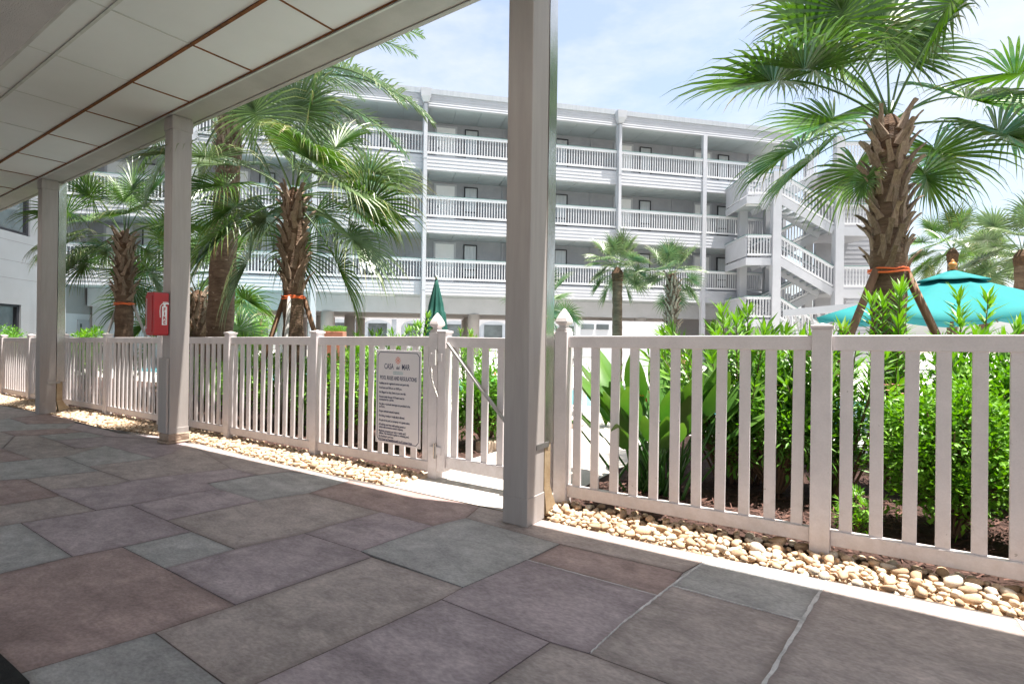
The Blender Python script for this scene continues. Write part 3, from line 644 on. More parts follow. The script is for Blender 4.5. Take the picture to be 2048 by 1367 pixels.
MB().box(-7.2, -5.4, .6, .95, 2.93, 2.99).build('soffit_light', M['gridm'], BL)

# grey wing at the far left, running towards the camera
WG = empty('grey_wing', (bx_ + math.cos(BA) * (S0 - .14), by_ + math.sin(BA) * (S0 - .14), 0), BA - R(90)); tag(WG, 'grey rendered wing with dark windows at the left end', 'building')
# local x runs towards the camera, local y points away from the court (-s side is +y ... mirrored)
def wbox(name, x0, x1, y0, y1, z0, z1, m_, par=None): return MB().box(x0, x1, y0, y1, z0, z1).build(name, M[m_], par or WG)
def wall_with_holes(x0, x1, holes, z0, z1):   # wall face at y = 0, looking to +y
    xs = sorted({x0, x1, *[h[0] for h in holes], *[h[1] for h in holes]}); zs = sorted({z0, z1, *[h[2] for h in holes], *[h[3] for h in holes]})
    m = MB()
    for a, b in zip(xs, xs[1:]):
        for c, d in zip(zs, zs[1:]):
            if any(h[0] <= a and b <= h[1] and h[2] <= c and d <= h[3] for h in holes): continue
            m.box(a, b, -.3, 0, c, d)
    return m
holes = [(1.55, 9.0, 4.55, 6.6), (2.0, 9.0, .3, 2.05)]
wall_with_holes(-4.5, 14, holes, 2.15, 13).build('upper_wall', M['bgrey'], WG)
wall_with_holes(.9, 14, holes, -.5, 2.15).build('lower_wall', M['bgrey'], WG)
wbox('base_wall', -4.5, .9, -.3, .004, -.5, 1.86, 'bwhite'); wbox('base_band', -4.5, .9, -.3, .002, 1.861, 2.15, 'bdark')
wbox('dark_panel', -4.5, 0.2, .0025, .012, 2.151, 3.0, 'bdark')  # dark grey panel on the wing wall, below balcony level
for z in (2.95, 3.55, 4.25): wbox('panel_joint', -.2, 14, .001, .004, z, z + .015, 'bdark')
for (x0, x1, z0, z1) in holes:
    g_ = wbox('window', x0, x1, -.20, -.17, z0, z1, 'glass')
    fm = MB().box(x0, x1, -.169, -.06, z0, z0 + .10).box(x0, x1, -.169, -.06, z1 - .08, z1).box(x0, x0 + .12, -.169, -.06, z0 + .101, z1 - .081)
    for k in range(1, 4): xx = x0 + (x1 - x0) * k / 4; fm.box(xx - .05, xx + .05, -.169, -.08, z0 + .101, z1 - .081)
    fm.build('frame', M['wframe'], g_)
dd = wbox('service_door', -2.4, -1.5, .0042, .05, -.4, 1.62, 'bsiding'); wbox('door_window', -1.78, -1.66, .051, .06, .7, 1.45, 'darkv', dd); wbox('keypad', -.75, -.62, .0042, .03, .8, 1.1, 'bdark', dd)

# ---------------------------------------------------------------- external stair tower
sx_, sy_ = cam_xy(10.84, 24.9)
ST = empty('stair_tower', (sx_, sy_, 0), YAW - R(3)); tag(ST, 'white open stair tower with zigzag railed flights at right end of building', 'stairs')
XL, XC, XR, XE = 0, 1.30, 4.05, 6.6; D = 2.8
for (x, y, h) in ((XC, .0, 8.9), (XR + .05, .0, 10.5), (XC - .55, D - .2, 8.9), (XC + .95, D + .35, 9.0), (XE, .0, 9.3), (XR + .05, D, 10.5)):
    MB().box(x - .185, x + .185, y - .185, y + .185, -.5, h).build('post', M['bwhite'], ST)
def railing(p, q, zb, hgt=1.03, y_off=0, lattice=False):
    """balustrade from p to q (points at deck level)"""
    p = Vector(p); q = Vector(q); up = Vector((0, 0, 1)); d = q - p; L = d.length; dn = d.normalized()
    r = MB().bar(p + up * (hgt - .06), q + up * (hgt - .06), .09, .12).build('railing', M['brail'], ST)
    MB().bar(p + up * (hgt + .016), q + up * (hgt + .016), .13, .03).build('rail_cap', M['greencap'], r)
    MB().bar(p + up * .13, q + up * .13, .06, .09).build('bottom_rail', M['brail'], r)
    m = MB(); hl = Vector((d.x, d.y, 0)).length; n = max(2, int(hl / .135))
    for i in range(n):
        c = p.lerp(q, (i + .5) / n); m.box(c.x - .018, c.x + .018, c.y - .018, c.y + .018, c.z + .16, c.z + hgt - .1)
    stuff(m.build('balusters', M['brail'], r)); return r
mids = [2.1, 4.95, 7.8]; flo = [3.53, 6.38, 9.23]
for z in mids:
    MB().box(XL, XC - .19, 0, D, z - .10, z).build('landing', M['bwhite'], ST)
    MB().box(XL, XC - .19, -.05, -.001, z - .36, z - .02).build('landing_fascia', M['bwhite'], ST); MB().box(XL - .05, XL - .001, -.05, D, z - .36, z - .02).build('landing_fascia', M['bwhite'], ST)
    for k in range(5): MB().box(XL + .02, XC - .2, .1 + k * .54, .58 + k * .54, z - .135, z - .101).build('soffit_board', M['bceil'], ST)
    MB().box(.35, .95, 1.0, 1.12, z - .20, z - .136).build('soffit_light', M['sticker'], ST)
    railing((XL + .02, -.02, z), (XC - .2, -.02, z), z)
    MB().box(XL - .03, XL + .005, .02, D, z + .06, z + .95).build('side_panel', M['bwhite'], ST); MB().box(XL - .07, XL + .06, -.05, D, z + .951, z + 1.03).build('side_rail', M['bwhite'], ST); MB().box(XL - .08, XL + .07, -.06, D, z + 1.031, z + 1.06).build('rail_cap', M['greencap'], ST)
def flight(x0, z0, x1, z1, ya, yb):
    for y in (ya, yb):
        MB().bar((x0, y, z0 - .16), (x1, y, z1 - .16), .06, .36).build('stringer', M['bwhite'], ST)
        railing((x0, y, z0), (x1, y, z1), 0)
    n = 8
    for i in range(n):
        x = x0 + (x1 - x0) * (i + .5) / n; z = z0 + (z1 - z0) * (i + .5) / n
        MB().box(x - .17, x + .17, ya + .04, yb - .04, z - .06, z).build('tread', M['bceil'], ST)
        MB().box(x - .165, x - .145, ya + .04, yb - .04, z - .20, z - .061).build('riser', M['bsiding'], ST) if False else None
for mz, fz in ((4.95, 3.53), (7.8, 6.38), (2.1, .55)): flight(XC + .18, mz, XR - .16, fz, 0, 1.22)
for mz, fz in ((2.1, 3.53), (4.95, 6.38), (7.8, 9.23)): flight(XC - .1, mz, XR - .16, fz, 1.5, 2.7)
for i, z in enumerate(flo):
    MB().box(XR - .12, XE, .001, D + 1, z - .12, z).build('landing', M['bwhite'], ST); MB().box(XR + .24, XE, -.06, -.001, z - .42, z - .02).build('landing_fascia', M['bwhite'], ST)
    for k in range(12): MB().box(XR - .1, XE, .02 + k * .29, .29 + k * .29, z - .16, z - .121).build('soffit_board', M['bsiding'], ST)
    railing((XR + .24, -.02, z), (XE - .19, -.02, z), z)
    if i == 2:
        for k in range(-6, 16):
            for sg_ in (1, -1):
                a = XR + .24 + k * .14; pts = [(a, z + .2), (a + sg_ * .75, z + .95)]
                if min(p[0] for p in pts) < XR + .2 or max(p[0] for p in pts) > XE - .2: continue
                MB().bar((pts[0][0], .03 + .01 * sg_, pts[0][1]), (pts[1][0], .03 + .01 * sg_, pts[1][1]), .008, .03).build('lattice_strip', M['lattice'], ST)
MB().lap(XR + .9, XE + 1.2, -.4, 9.0, 40, D + .9, .015, .2).build('back_wall', M['bsiding'], ST)

# pergola roof below the stairs
pa, pb = at(1567, 626, 19.0), at(1730, 612, 17.5)
PG = empty('pergola', (pa.x, pa.y, gz(pa.x))); tag(PG, 'white slatted shade roof at the foot of the stair tower', 'pergola')
dv = (pb - pa); dn = Vector((dv.x, dv.y, 0)).normalized(); nn = Vector((-dn.y, dn.x, 0)); o0 = Vector((0, 0, pa.z - gz(pa.x)))
MB().bar(o0, o0 + dv * 1.4, .16, .24).build('eave_beam', M['bwhite'], PG)
for k in range(14):
    p = o0 + dv * (1.4 * (k + .4) / 14); MB().tube([p + Vector((0, 0, -.05)), p + nn * .35 + Vector((0, 0, -.22)), p + nn * .8 + Vector((0, 0, -.6))], .045, 6).build('rafter', M['bsiding'], PG)
for k in (0.02, .5, .98): p = o0 + dv * 1.4 * k + nn * .8; MB().box(p.x - .06, p.x + .06, p.y - .06, p.y + .06, -.3, p.z).build('post', M['bwhite'], PG)
for k in range(9): p = o0 + nn * .85 + Vector((0, 0, -.62 - k * .12)); MB().bar(p, p + dv * 1.4, .03, .05).build('slat', M['bsiding'], PG)

# what shows through the open ground storey
fx, fy = cam_xy(-18, 52); FB = empty('distant_building', (fx, fy, -.4), YAW + R(4)); tag(FB, 'far blue-grey building with white arches seen beneath the balconies', 'building')
MB().box(-20, 34, .6, 8, 0, 9).build('wall', M['farblue'], FB); MB().box(-20, 34, .0, .25, 0, .9).build('parapet', M['bwhite'], FB); MB().box(-20, 34, 0, .25, 3.0, 3.5).build('lintel', M['bwhite'], FB)
for k in range(14):
    x = -18 + k * 3.8; a = MB()
    n = 10
    for j in range(n):      # arch spandrels
        t0, t1 = math.pi * j / n, math.pi * (j + 1) / n
        p0, p1 = (x - 1.45 * math.cos(t0), 2.2 + .75 * math.sin(t0)), (x - 1.45 * math.cos(t1), 2.2 + .75 * math.sin(t1))
        vs = [(p0[0], y, p0[1]) for y in (0, .25)] + [(p1[0], y, p1[1]) for y in (0, .25)] + [(p0[0], y, 3.0) for y in (0, .25)] + [(p1[0], y, 3.0) for y in (0, .25)]
        a.add(vs, [(0, 2, 6, 4), (1, 5, 7, 3), (0, 1, 3, 2)])
    a.box(x - 1.9, x - 1.45, 0, .25, .9, 3.0); a.build('arch', M['bwhite'], FB)
    MB().box(x - .9, x + .9, .56, .6, .9, 2.6).build('window', M['glass'], FB)
gw = at(1150, 640, 21); g2 = at(1330, 642, 22)
GWL = empty('garden_wall', (gw.x, gw.y, gz(gw.x))); tag(GWL, 'low white wall with strip windows behind the right picket fence', 'wall')
d_ = Vector((g2.x - gw.x, g2.y - gw.y, 0)); wz = gw.z - gz(gw.x); MB().bar((0, 0, wz / 2 - .2), d_ + Vector((0, 0, wz / 2 - .2)), .2, wz + .4).build('wall_body', M['bwhite'], GWL)
dn_ = d_.normalized(); sd = Vector((dn_.y, -dn_.x, 0)) * .12
for k in (.06, .22): MB().bar(d_ * k + sd + Vector((0, 0, wz - .25)), d_ * (k + .13) + sd + Vector((0, 0, wz - .25)), .03, .2).build('window', M['glass'], GWL)
# ---------------------------------------------------------------- palms
def fan_mesh(elev, Lp, Lb, seed, nseg=54, spread=150, droop=.35, mt='frond', brown=.25, wf=.46):
    """one fan frond leaving the crown along +x at the given elevation, z up"""
    rnd = random.Random(seed); m = MB()
    e = R(elev); pts = []; d = Vector((math.cos(e), 0, math.sin(e))); p = Vector((0, 0, 0))
    for i in range(7):
        pts.append(p.copy()); p = p + d * (Lp / 6); d = (d + Vector((0, 0, -.085 * (1.2 if elev < 40 else .6)))).normalized()
    m.tube(pts, [.016, .014, .012, .011, .010, .009, .008], 5)
    hub = pts[-1]; ax = d.copy(); side = Vector((0, 1, 0)); nor = ax.cross(side) * -1
    if nor.z < 0 and elev < 80: nor = -nor
    tw = rnd.uniform(-.6, .6); rot = Matrix.Rotation(tw, 3, ax); side = rot @ side; nor = rot @ nor
    for k in range(nseg):
        a = R(-spread + 2 * spread * (k + .5) / nseg) + rnd.uniform(-.02, .02)
        rib = hub + ax * (.22 * Lb * max(0, math.cos(a * .55)))
        dr = (ax * math.cos(a) + side * math.sin(a)).normalized()
        dr = (dr - nor * .0 + nor * (.25 * abs(math.sin(a)))).normalized()
        L = Lb * (.70 + .30 * math.cos(a * .55)) * rnd.uniform(.9, 1.06); wd = L * 2 * math.sin(R(spread / nseg)) * wf
        wv = nor.cross(dr).normalized(); tilt = .55 if k % 2 else -.55
        wv = (wv * math.cos(tilt) + nor * math.sin(tilt)).normalized()
        pp = []; q = rib.copy(); dd = dr.copy(); ts = [0, .26, .48, .68, .86, 1.0]; ws = [.42, .9, .95, .5, .22, .03]; g = droop * rnd.uniform(.7, 1.4)
        for i, t in enumerate(ts):
            if i:
                q = q + dd * L * (t - ts[i - 1]); dd = (dd + Vector((0, 0, -g * (t ** 2) * 1.15))).normalized()
            pp.append((q.copy(), ws[i] * wd * .5))
        br = rnd.uniform(.3, 1) if rnd.random() < brown else .08
        vs = []; at_ = []
        for i, (c, h) in enumerate(pp): vs += [c - wv * h, c + wv * h]; at_ += [br * max(0, (ts[i] - .45) / .55) ** 1.5] * 2
        m.add(vs, [(2 * i, 2 * i + 1, 2 * i + 3, 2 * i + 2) for i in range(len(pp) - 1)], at_)
        if k % 3 == 0:      # loose threads
            c = pp[2][0]; m.add([c, c + wv * .004, c + dr * .1 * Lb + Vector((0, 0, -.28 * Lb * rnd.uniform(.5, 1)))], [(0, 1, 2)], [.4] * 3)
    return m.mesh('frond', M[mt])
FANS = {}
for el in (82, 62, 38, 12, -18, -48):
    for sd in range(3):
        FANS[el, sd] = fan_mesh(el, 1.0 if el < 70 else .8, 1.0, 100 + el * 3 + sd, droop=.42 if el > 20 else .8, brown=.15 if el > 0 else .35)
        FANS[el, sd, 'old'] = fan_mesh(el, 1.0, .95, 200 + el * 3 + sd, droop=.75, mt='oldfrond', brown=.8) if el < 20 else FANS[el, sd]
        FANS[el, sd, 'grey'] = fan_mesh(el, .8, .9, 300 + el * 3 + sd, nseg=40, droop=.55, mt='frond2', brown=.3)
for el in (82, 62, 38, 12, -18, -48):
    for sd in range(3): FANS[el, sd, 'shag'] = fan_mesh(el, .95, 1.08, 400 + el * 3 + sd, nseg=62, droop=.75 if el > 20 else 1.15, mt='frond' if sd else 'frond2', brown=.45, wf=.38, spread=140)
def boot_mesh(seed):
    rnd = random.Random(seed); m = MB(); L = rnd.uniform(.9, 1.1)
    prof = [(0, .0, .46, .14), (.3, .07, .33, .12), (.62, .20, .23, .09), (.86, .36, .20, .07), (1.0, .47, .23, .04)]
    vs = []
    for t, out, w_, th in prof:
        z = t * L; vs += [(out - th, -w_ / 2, z), (out - th, w_ / 2, z), (out + th * .35, w_ / 2 * .8, z + .02), (out + th * .35, -w_ / 2 * .8, z + .02)]
    fs = [(i * 4 + k, i * 4 + (k + 1) % 4, i * 4 + 4 + (k + 1) % 4, i * 4 + 4 + k) for i in range(4) for k in range(4)] + [(3, 2, 1, 0), (16, 17, 18, 19)]
    vs = [(x + rnd.uniform(-.02, .02), y + rnd.uniform(-.03, .03), z) for x, y, z in vs]
    return m.add(vs, fs).mesh('leaf_base', M['boot'])
BOOTS = [boot_mesh(i) for i in range(6)]
def palm(label, px, dep, crown_py, r0, seed, fsc=1.0, boot_from=None, boot_sc=.26, n_f=20, kind='', brace=None, strap_py=None, name='fan_palm', group='fan palms', lean=0, rough=False, els=None, spin=0, extra=()):
    rnd = random.Random(seed); b = at(px, 660, dep); g = gz(b.x); c = at(px + lean, crown_py, dep); H_ = c.z - g; top = Vector((c.x - b.x, c.y - b.y, H_))
    P = empty(name, (b.x, b.y, g)); tag(P, label, 'palm', group)
    m = MB(); pts = []; rad = []; n = 28
    for i in range(n + 1):
        t = i / n; pts.append(Vector((top.x * t, top.y * t, H_ * t - .1 * (i == 0)))); rad.append(r0 * (1.06 - .1 * t + .05 * math.sin(i * 1.9) + rnd.uniform(-.03, .03)))
    rad[-1] *= .8
    T = m.tube(pts, rad, 14).build('trunk', M['trunk'], P, smooth=not rough)
    if boot_from is not None:
        zf = at(px, boot_from, dep).z - g; n_b = int((H_ - zf) / (boot_sc * .30) * 3.6); ga_ = 2.39996
        for i in range(n_b):
            t = (i + .5) / n_b; z = zf + (H_ - zf) * t; a = i * ga_ + rnd.uniform(-.15, .15); f = z / H_; rr = r0 * .93
            s = boot_sc * rnd.uniform(.82, 1.15)
            o = put('leaf_base', rnd.choice(BOOTS), T, (top.x * f + math.cos(a) * rr, top.y * f + math.sin(a) * rr, z - .10 * boot_sc), (rnd.choice((-1, 1)) * rnd.uniform(.12, .42), rnd.uniform(-.18, .16), a), s)
        MB().tube([top * .93, top * 1.0, top + Vector((0, 0, .12))], [r0 * 1.05, r0 * .9, r0 * .3], 10).build('crown_fiber', M['fiber'], P)
    else:
        MB().tube([top * .9, top * .97, top + Vector((0, 0, .08))], [r0 * 1.05, r0 * 1.25, r0 * .4], 10).build('crown_fiber', M['fiber'], P)
    els = els or [82, 62, 62, 62, 38, 38, 38, 38, 12, 12, 12, 12, -18, -18, -18, -48, -48, 62, 38, 12, -18, 38, 12]
    for i in range(n_f):
        el = els[i % len(els)]; a = i * 2.39996 + rnd.uniform(-.25, .25) + spin
        if el < 30:
            tocam = math.atan2(-b.y, -b.x); df = (a - tocam + math.pi) % (2 * math.pi) - math.pi
            if abs(df) < 1.0: a = tocam + math.copysign(1.0 + rnd.random() * .7, df)
        key = (el, rnd.randrange(3)) + ((kind,) if kind else (('old',) if el <= -40 and rnd.random() < .4 else ()))
        put('frond', FANS[key], P, top + Vector((math.cos(a) * .06, math.sin(a) * .06, (el - 20) * .0022)), (rnd.uniform(-.12, .12), rnd.uniform(-.1, .1), a), fsc * rnd.uniform(.88, 1.1))
    for (ar, el, s_) in extra:
        put('frond', FANS[(el, rnd.randrange(3)) + ((kind,) if kind else ())], P, top + Vector((0, 0, (el - 20) * .0022)), (rnd.uniform(-.1, .1), rnd.uniform(-.1, .1), YAW + ar), fsc * s_)
    if brace:
        zs = at(px, strap_py, dep).z - g; ctr = top * (zs / H_)
        sm_ = MB().tube([(ctr.x + math.cos(k * .4189) * (r0 * 1.12), ctr.y + math.sin(k * .4189) * (r0 * 1.12), zs + .01 * math.sin(k)) for k in range(16)], .010, 6)
        sm_.tube([(ctr.x + math.cos(k * .4189) * (r0 * 1.13), ctr.y + math.sin(k * .4189) * (r0 * 1.13), zs + .028 + .008 * math.sin(k * 2)) for k in range(16)], .008, 6).build('strap', M['orange'], P)
        for (lat, fwd, mt_) in brace:
            ux, uy = cam_xy(lat, fwd); L = math.hypot(ux, uy); st_ = Vector((ctr.x + ux / L * r0, ctr.y + uy / L * r0, zs + .02))
            MB().tube([st_, Vector((ctr.x + ux, ctr.y + uy, -.05))], .035 if mt_ != 'gbrace' else .026, 8).build('brace_pole', M[mt_], P, smooth=True)
    return P
palm('large fan palm with orange strap and brown props behind right fence', 1778, 5.1, 256, .145, 11, .92, boot_from=545, boot_sc=.215, n_f=0, brace=[(-1.05, -.3, 'brace'), (.95, -.2, 'brace')], strap_py=545,
     extra=[(3.05, 38, 1.1), (3.5, 62, 1.0), (2.75, 62, 1.05), (3.3, 38, .95), (2.95, 12, .8), (1.6, 82, 1.0), (.9, 62, 1.0), (5.2, 62, .95), (1.9, 62, .95),
            (.05, 62, 1.05), (.25, 38, 1.05), (-.3, 38, 1.05), (-.1, 12, 1.0), (.5, 12, .9), (.35, -18, .62), (1.3, 12, .9), (2.0, 12, .8), (1.6, 38, 1.0), (2.85, -48, .38)])
palm('windblown fan palm with orange strap behind the fence left of the sign', 588, 7.6, 392, .14, 23, .88, boot_from=585, boot_sc=.23, n_f=24, brace=[(-.75, .1, 'brace'), (.62, .3, 'brace'), (.02, -.5, 'gbrace')], strap_py=597, spin=.3, kind='shag', extra=[(.1, 12, 1.1), (-.3, -18, 1.15), (.3, 38, 1.05), (-.6, 12, 1.05), (3.0, 12, 1.0)])
palm('strapped fan palm standing before the grey wing at left', 249, 10.4, 474, .15, 31, .76, boot_from=600, boot_sc=.22, n_f=23, brace=[(-.9, .2, 'gbrace'), (.85, .2, 'gbrace')], strap_py=609, spin=1.7, kind='shag')
palm('small fan palm half hidden behind the cabinet column', 396, 12.5, 590, .19, 37, 1.0, boot_from=668, boot_sc=.25, n_f=17, spin=.5)
palm('slender fan palm before the balconies, left of a pair', 1235, 14.5, 540, .135, 41, .56, n_f=30, kind='grey')
palm('dark-booted fan palm before the balconies, right of a pair', 1344, 13.5, 556, .14, 43, .50, boot_from=668, boot_sc=.2, n_f=24, kind='grey', els=[82, 62, 62, 38, 38, 12, -18, 12, -18, -48])
palm('low fan palm peeping out on both sides of the near column', 1083, 12.5, 618, .15, 47, .56, n_f=18, kind='grey')
for i, (px, dp, cy, lb) in enumerate([(1905, 19, 500, 'fan palm directly behind the teal umbrella finial'), (2044, 13.5, 505, 'fan palm at right edge beyond the teal umbrella'), (1968, 21, 530, 'distant fan palm between two others beyond the teal umbrella')]):
    palm(lb, px, dp, cy, .15, 60 + i, .82, n_f=24, kind='grey' if i else '')

# date palm with feather fronds
def feather(seed, elev, L):
    rnd = random.Random(seed); m = MB(); e = R(elev); d = Vector((math.cos(e), 0, math.sin(e))); p = Vector((0, 0, 0)); pts = [p.copy()]
    for i in range(16):
        p = p + d * (L / 16); d = (d + Vector((0, 0, -.062 - .004 * i))).normalized(); pts.append(p.copy())
    m.tube(pts, [.026 * (1 - .85 * i / 16) for i in range(17)], 5)
    for i in range(88):
        t = .16 + .84 * i / 88; k = t * 16; j = min(15, int(k)); c = pts[j].lerp(pts[j + 1], k - j); ax = (pts[j + 1] - pts[j]).normalized()
        for s in (-1, 1):
            ll = .42 * math.sin(math.pi * min(1, t * .8 + .18)) ** .6 * rnd.uniform(.85, 1.1); dr = (ax * .75 + Vector((0, s, 0)) * .85 + ax.cross(Vector((0, s, 0))) * s * rnd.uniform(-.1, .5)).normalized()
            dn2 = (dr + Vector((0, 0, -.45))).normalized(); wv = Vector((0, 0, 1)).cross(dr).normalized() * .011; q = c + dr * ll * .55; r_ = q + dn2 * ll * .45
            br = rnd.uniform(0, .25)
            m.add([c - wv * .5, c + wv * .5, q + wv, q - wv, r_], [(0, 1, 2, 3), (3, 2, 4)], [0, 0, br * .3, br * .3, br])
    return m.mesh('frond', M['frond2'])
FE = {el: [feather(el + k, el, 2.5) for k in range(3)] for el in (75, 50, 25, 0, -30)}
b = at(434, 660, 10.0); g = gz(b.x); tp = at(462, 222, 10.0); top = Vector((tp.x - b.x, tp.y - b.y, tp.z - g))
DP = empty('date_palm', (b.x, b.y, g)); tag(DP, 'tall date palm with scaly trunk and feathery crown above the others', 'palm')
rnd = random.Random(9); T = MB().tube([top * (i / 20) for i in range(21)], [.235 * (1 - .12 * i / 20) + .01 * math.sin(i * 2.3) for i in range(21)], 16).build('trunk', M['trunk'], DP, smooth=True)
for i in range(230):
    t = (i + .5) / 230 * 1.02; a = i * 2.39996; f = min(1, t); put('leaf_scar', BOOTS[i % 6], T, top * f + Vector((math.cos(a) * .185, math.sin(a) * .185, -.08)), (rnd.uniform(-.15, .15), -.28 + (.25 if t > .85 else 0), a), rnd.uniform(.20, .26))
for i in range(30):
    el = [75, 50, 50, 25, 25, 0, 0, -30, 50, 25][i % 10]; a = i * 2.39996
    put('frond', FE[el][i % 3], DP, top + Vector((math.cos(a) * .1, math.sin(a) * .1, .1 + el * .002)), (rnd.uniform(-.2, .2), rnd.uniform(-.1, .1), a), rnd.uniform(.85, 1.1))

for i, (ar, el, s_) in enumerate([(.0, 50, 1.35), (.3, 50, 1.3), (-.3, 25, 1.3), (.15, 75, 1.45), (-.5, 50, 1.25), (.5, 25, 1.25), (-.1, 25, 1.4), (.7, 75, 1.35), (-.2, 0, 1.3)]):
    put('frond', FE[el][i % 3], DP, top + Vector((0, 0, .15 + el * .002)), (rnd.uniform(-.15, .15), 0, YAW + ar), s_ * 1.2)

# ---------------------------------------------------------------- shrubs
def leaf(m, p, d, L, W, nrm, tip):
    wv = d.cross(nrm)
    if wv.length < 1e-4: wv = d.cross(Vector((1, 0, 0)))
    wv = wv.normalized() * W / 2; n2 = wv.cross(d).normalized()
    a = p + d * L * .42 - n2 * W * .12; e = p + d * L - Vector((0, 0, L * .10))
    m.add([p, a + wv + n2 * W * .16, e, a - wv + n2 * W * .16, a], [(0, 4, 1), (0, 3, 4), (4, 2, 1), (4, 3, 2)], [tip * .5, tip * .8, tip, tip * .8, tip * .6])
def oleander(label, u, v, h, n, spread, seed, L=.14, W=.024, flowers=0, name='oleander_bush', step=.05):
    rnd = random.Random(seed); g = gz(u); P = empty(name, (u, v, g)); tag(P, label, 'shrub', 'oleander bushes behind the fence')
    st = MB(); m = MB(); fl_ = MB()
    for i in range(n):
        a = i * 2.39996 + rnd.uniform(-.3, .3); sp = spread * math.sqrt((i + .5) / n); hh = h * rnd.uniform(.68, 1.0) * (1 - .22 * (sp / spread) ** 2)
        b0 = Vector((math.cos(a) * sp * .22, math.sin(a) * sp * .22, 0)); t0 = Vector((math.cos(a) * sp, math.sin(a) * sp, hh)); mid = b0.lerp(t0, .5) + Vector((0, 0, hh * .12))
        pts = [b0.lerp(mid, k / 4).lerp(mid.lerp(t0, k / 4), k / 4) for k in range(5)]
        st.tube(pts, [.011, .009, .007, .005, .003], 5)
        nw = max(4, int(hh * .8 / step)); ph = rnd.uniform(0, 6)
        for w_ in range(nw):
            t = .22 + .78 * (w_ + .5) / nw; k = t * 4; j = min(3, int(k)); c = pts[j].lerp(pts[j + 1], k - j); ax = (pts[j + 1] - pts[j]).normalized()
            s1 = ax.cross(Vector((.3, .8, .1))).normalized(); s2 = ax.cross(s1); ph += 1.05
            for q in range(3 if t < .93 else 5):
                aa = ph + q * 2.094 if t < .93 else ph + q * 1.256; up = .35 + .7 * t + rnd.uniform(-.2, .2) + (.7 if t >= .93 else 0)
                d = (s1 * math.cos(aa) + s2 * math.sin(aa) + ax * up).normalized()
                leaf(m, c, d, L * rnd.uniform(.75, 1.15), W * rnd.uniform(.85, 1.2), ax, max(0, (t - .55) / .45) * rnd.uniform(.3, .9))
        if rnd.random() < flowers:
            for q in range(6):
                c = t0 + Vector((rnd.uniform(-.05, .05), rnd.uniform(-.05, .05), rnd.uniform(-.02, .05)))
                for z_ in range(5): leaf(fl_, c, Vector((math.cos(z_ * 1.257), math.sin(z_ * 1.257), .4)).normalized(), .024, .018, Vector((0, 0, 1)), 0)
    st.build('stems', M['twig'], P); stuff(m.build('foliage', M['olean'], P))
    if flowers and fl_.v: stuff(fl_.build('flowers', M['pink'], P))
    return P
def shrub(label, u, v, rx, ry, h, n, L, W, seed, mt='shrub', grp='leafy shrubs in the planting bed', z0=.0, name='leafy_shrub'):
    rnd = random.Random(seed); g = gz(u); P = empty(name, (u, v, g)); tag(P, label, 'shrub', grp); m = MB(); st = MB()
    ncl = max(10, n // 70); cl = []
    for i in range(ncl):
        a = rnd.uniform(0, 6.28); e = math.acos(rnd.uniform(-.65, 1)); rr = rnd.uniform(.55, 1.0)
        c = Vector((rx * math.sin(e) * math.cos(a) * rr, ry * math.sin(e) * math.sin(a) * rr, z0 + h * .5 + h * .5 * math.cos(e) * rr)); cl.append(c)
        st.tube([Vector((c.x * .1, c.y * .1, 0)), Vector((c.x * .45, c.y * .45, c.z * .6)), c], [.012, .008, .004], 5)
    cr = .30 * (rx * ry * h) ** .333
    for i in range(n):
        c = cl[i % ncl]; d = Vector((rnd.gauss(0, 1), rnd.gauss(0, 1), rnd.gauss(.25, 1))).normalized(); rad = cr * rnd.random() ** .45; p = c + d * rad
        if p.z < .02: p.z = .02 + rnd.random() * .1
        dd = (d + Vector((rnd.uniform(-.5, .5), rnd.uniform(-.5, .5), rnd.uniform(-.2, .7)))).normalized()
        leaf(m, p, dd, L * rnd.uniform(.7, 1.2), W * rnd.uniform(.8, 1.2), Vector((rnd.uniform(-.4, .4), rnd.uniform(-.4, .4), 1)).normalized(), rnd.random() * .6 * (rad / cr) ** 3)
    st.build('stems', M['twig'], P); stuff(m.build('foliage', M[mt], P)); return P
# right of the column
oleander('bright oleander bush rising above the fence beside the booted palm', -.95, 4.9, 1.52, 52, .80, 1, L=.17, W=.03, flowers=.25)
oleander('oleander bush just left of the first right-hand fence post', -.25, 4.8, 1.30, 30, .5, 2, L=.16, W=.028, flowers=.2)
_q = at(1785, 660, 4.3); oleander('tall dark oleander growing in front of the large palm trunk', _q.x, _q.y, 1.9, 6, .17, 3, L=.17, W=.028)
_q = at(1945, 660, 4.2); oleander('tall oleander below the teal umbrella at right', _q.x, _q.y, 1.74, 10, .30, 4, L=.17, W=.028)
oleander('oleander bush at the right edge of the picture', 2.0, 4.6, 1.15, 26, .5, 5)
shrub('bright green shrub filling the right fence panel beside the post', .42, 4.25, .36, .36, .92, 8500, .045, .022, 11)
shrub('bright green shrub at the far right of the fence panel', 1.42, 4.08, .48, .40, 1.12, 11000, .045, .022, 12)
shrub('low bright shrub under the tall dark oleander', .92, 4.0, .26, .26, .68, 4500, .042, .02, 13)
shrub('dark broad shrub between the bird of paradise and the oleanders', -.62, 4.7, .46, .40, 1.0, 6500, .07, .022, 14, mt='olean')
shrub('tiny green plant on the mulch by the fence post', -.08, 3.95, .10, .10, .26, 420, .05, .014, 15)
shrub('broad dark shrub behind the bright ones, right of the large palm', 1.9, 5.5, .8, .5, 1.15, 8000, .08, .03, 16, mt='olean')
shrub('broad dark shrub at the foot of the large palm', .75, 5.35, .65, .4, 1.05, 7000, .08, .03, 17, mt='olean')
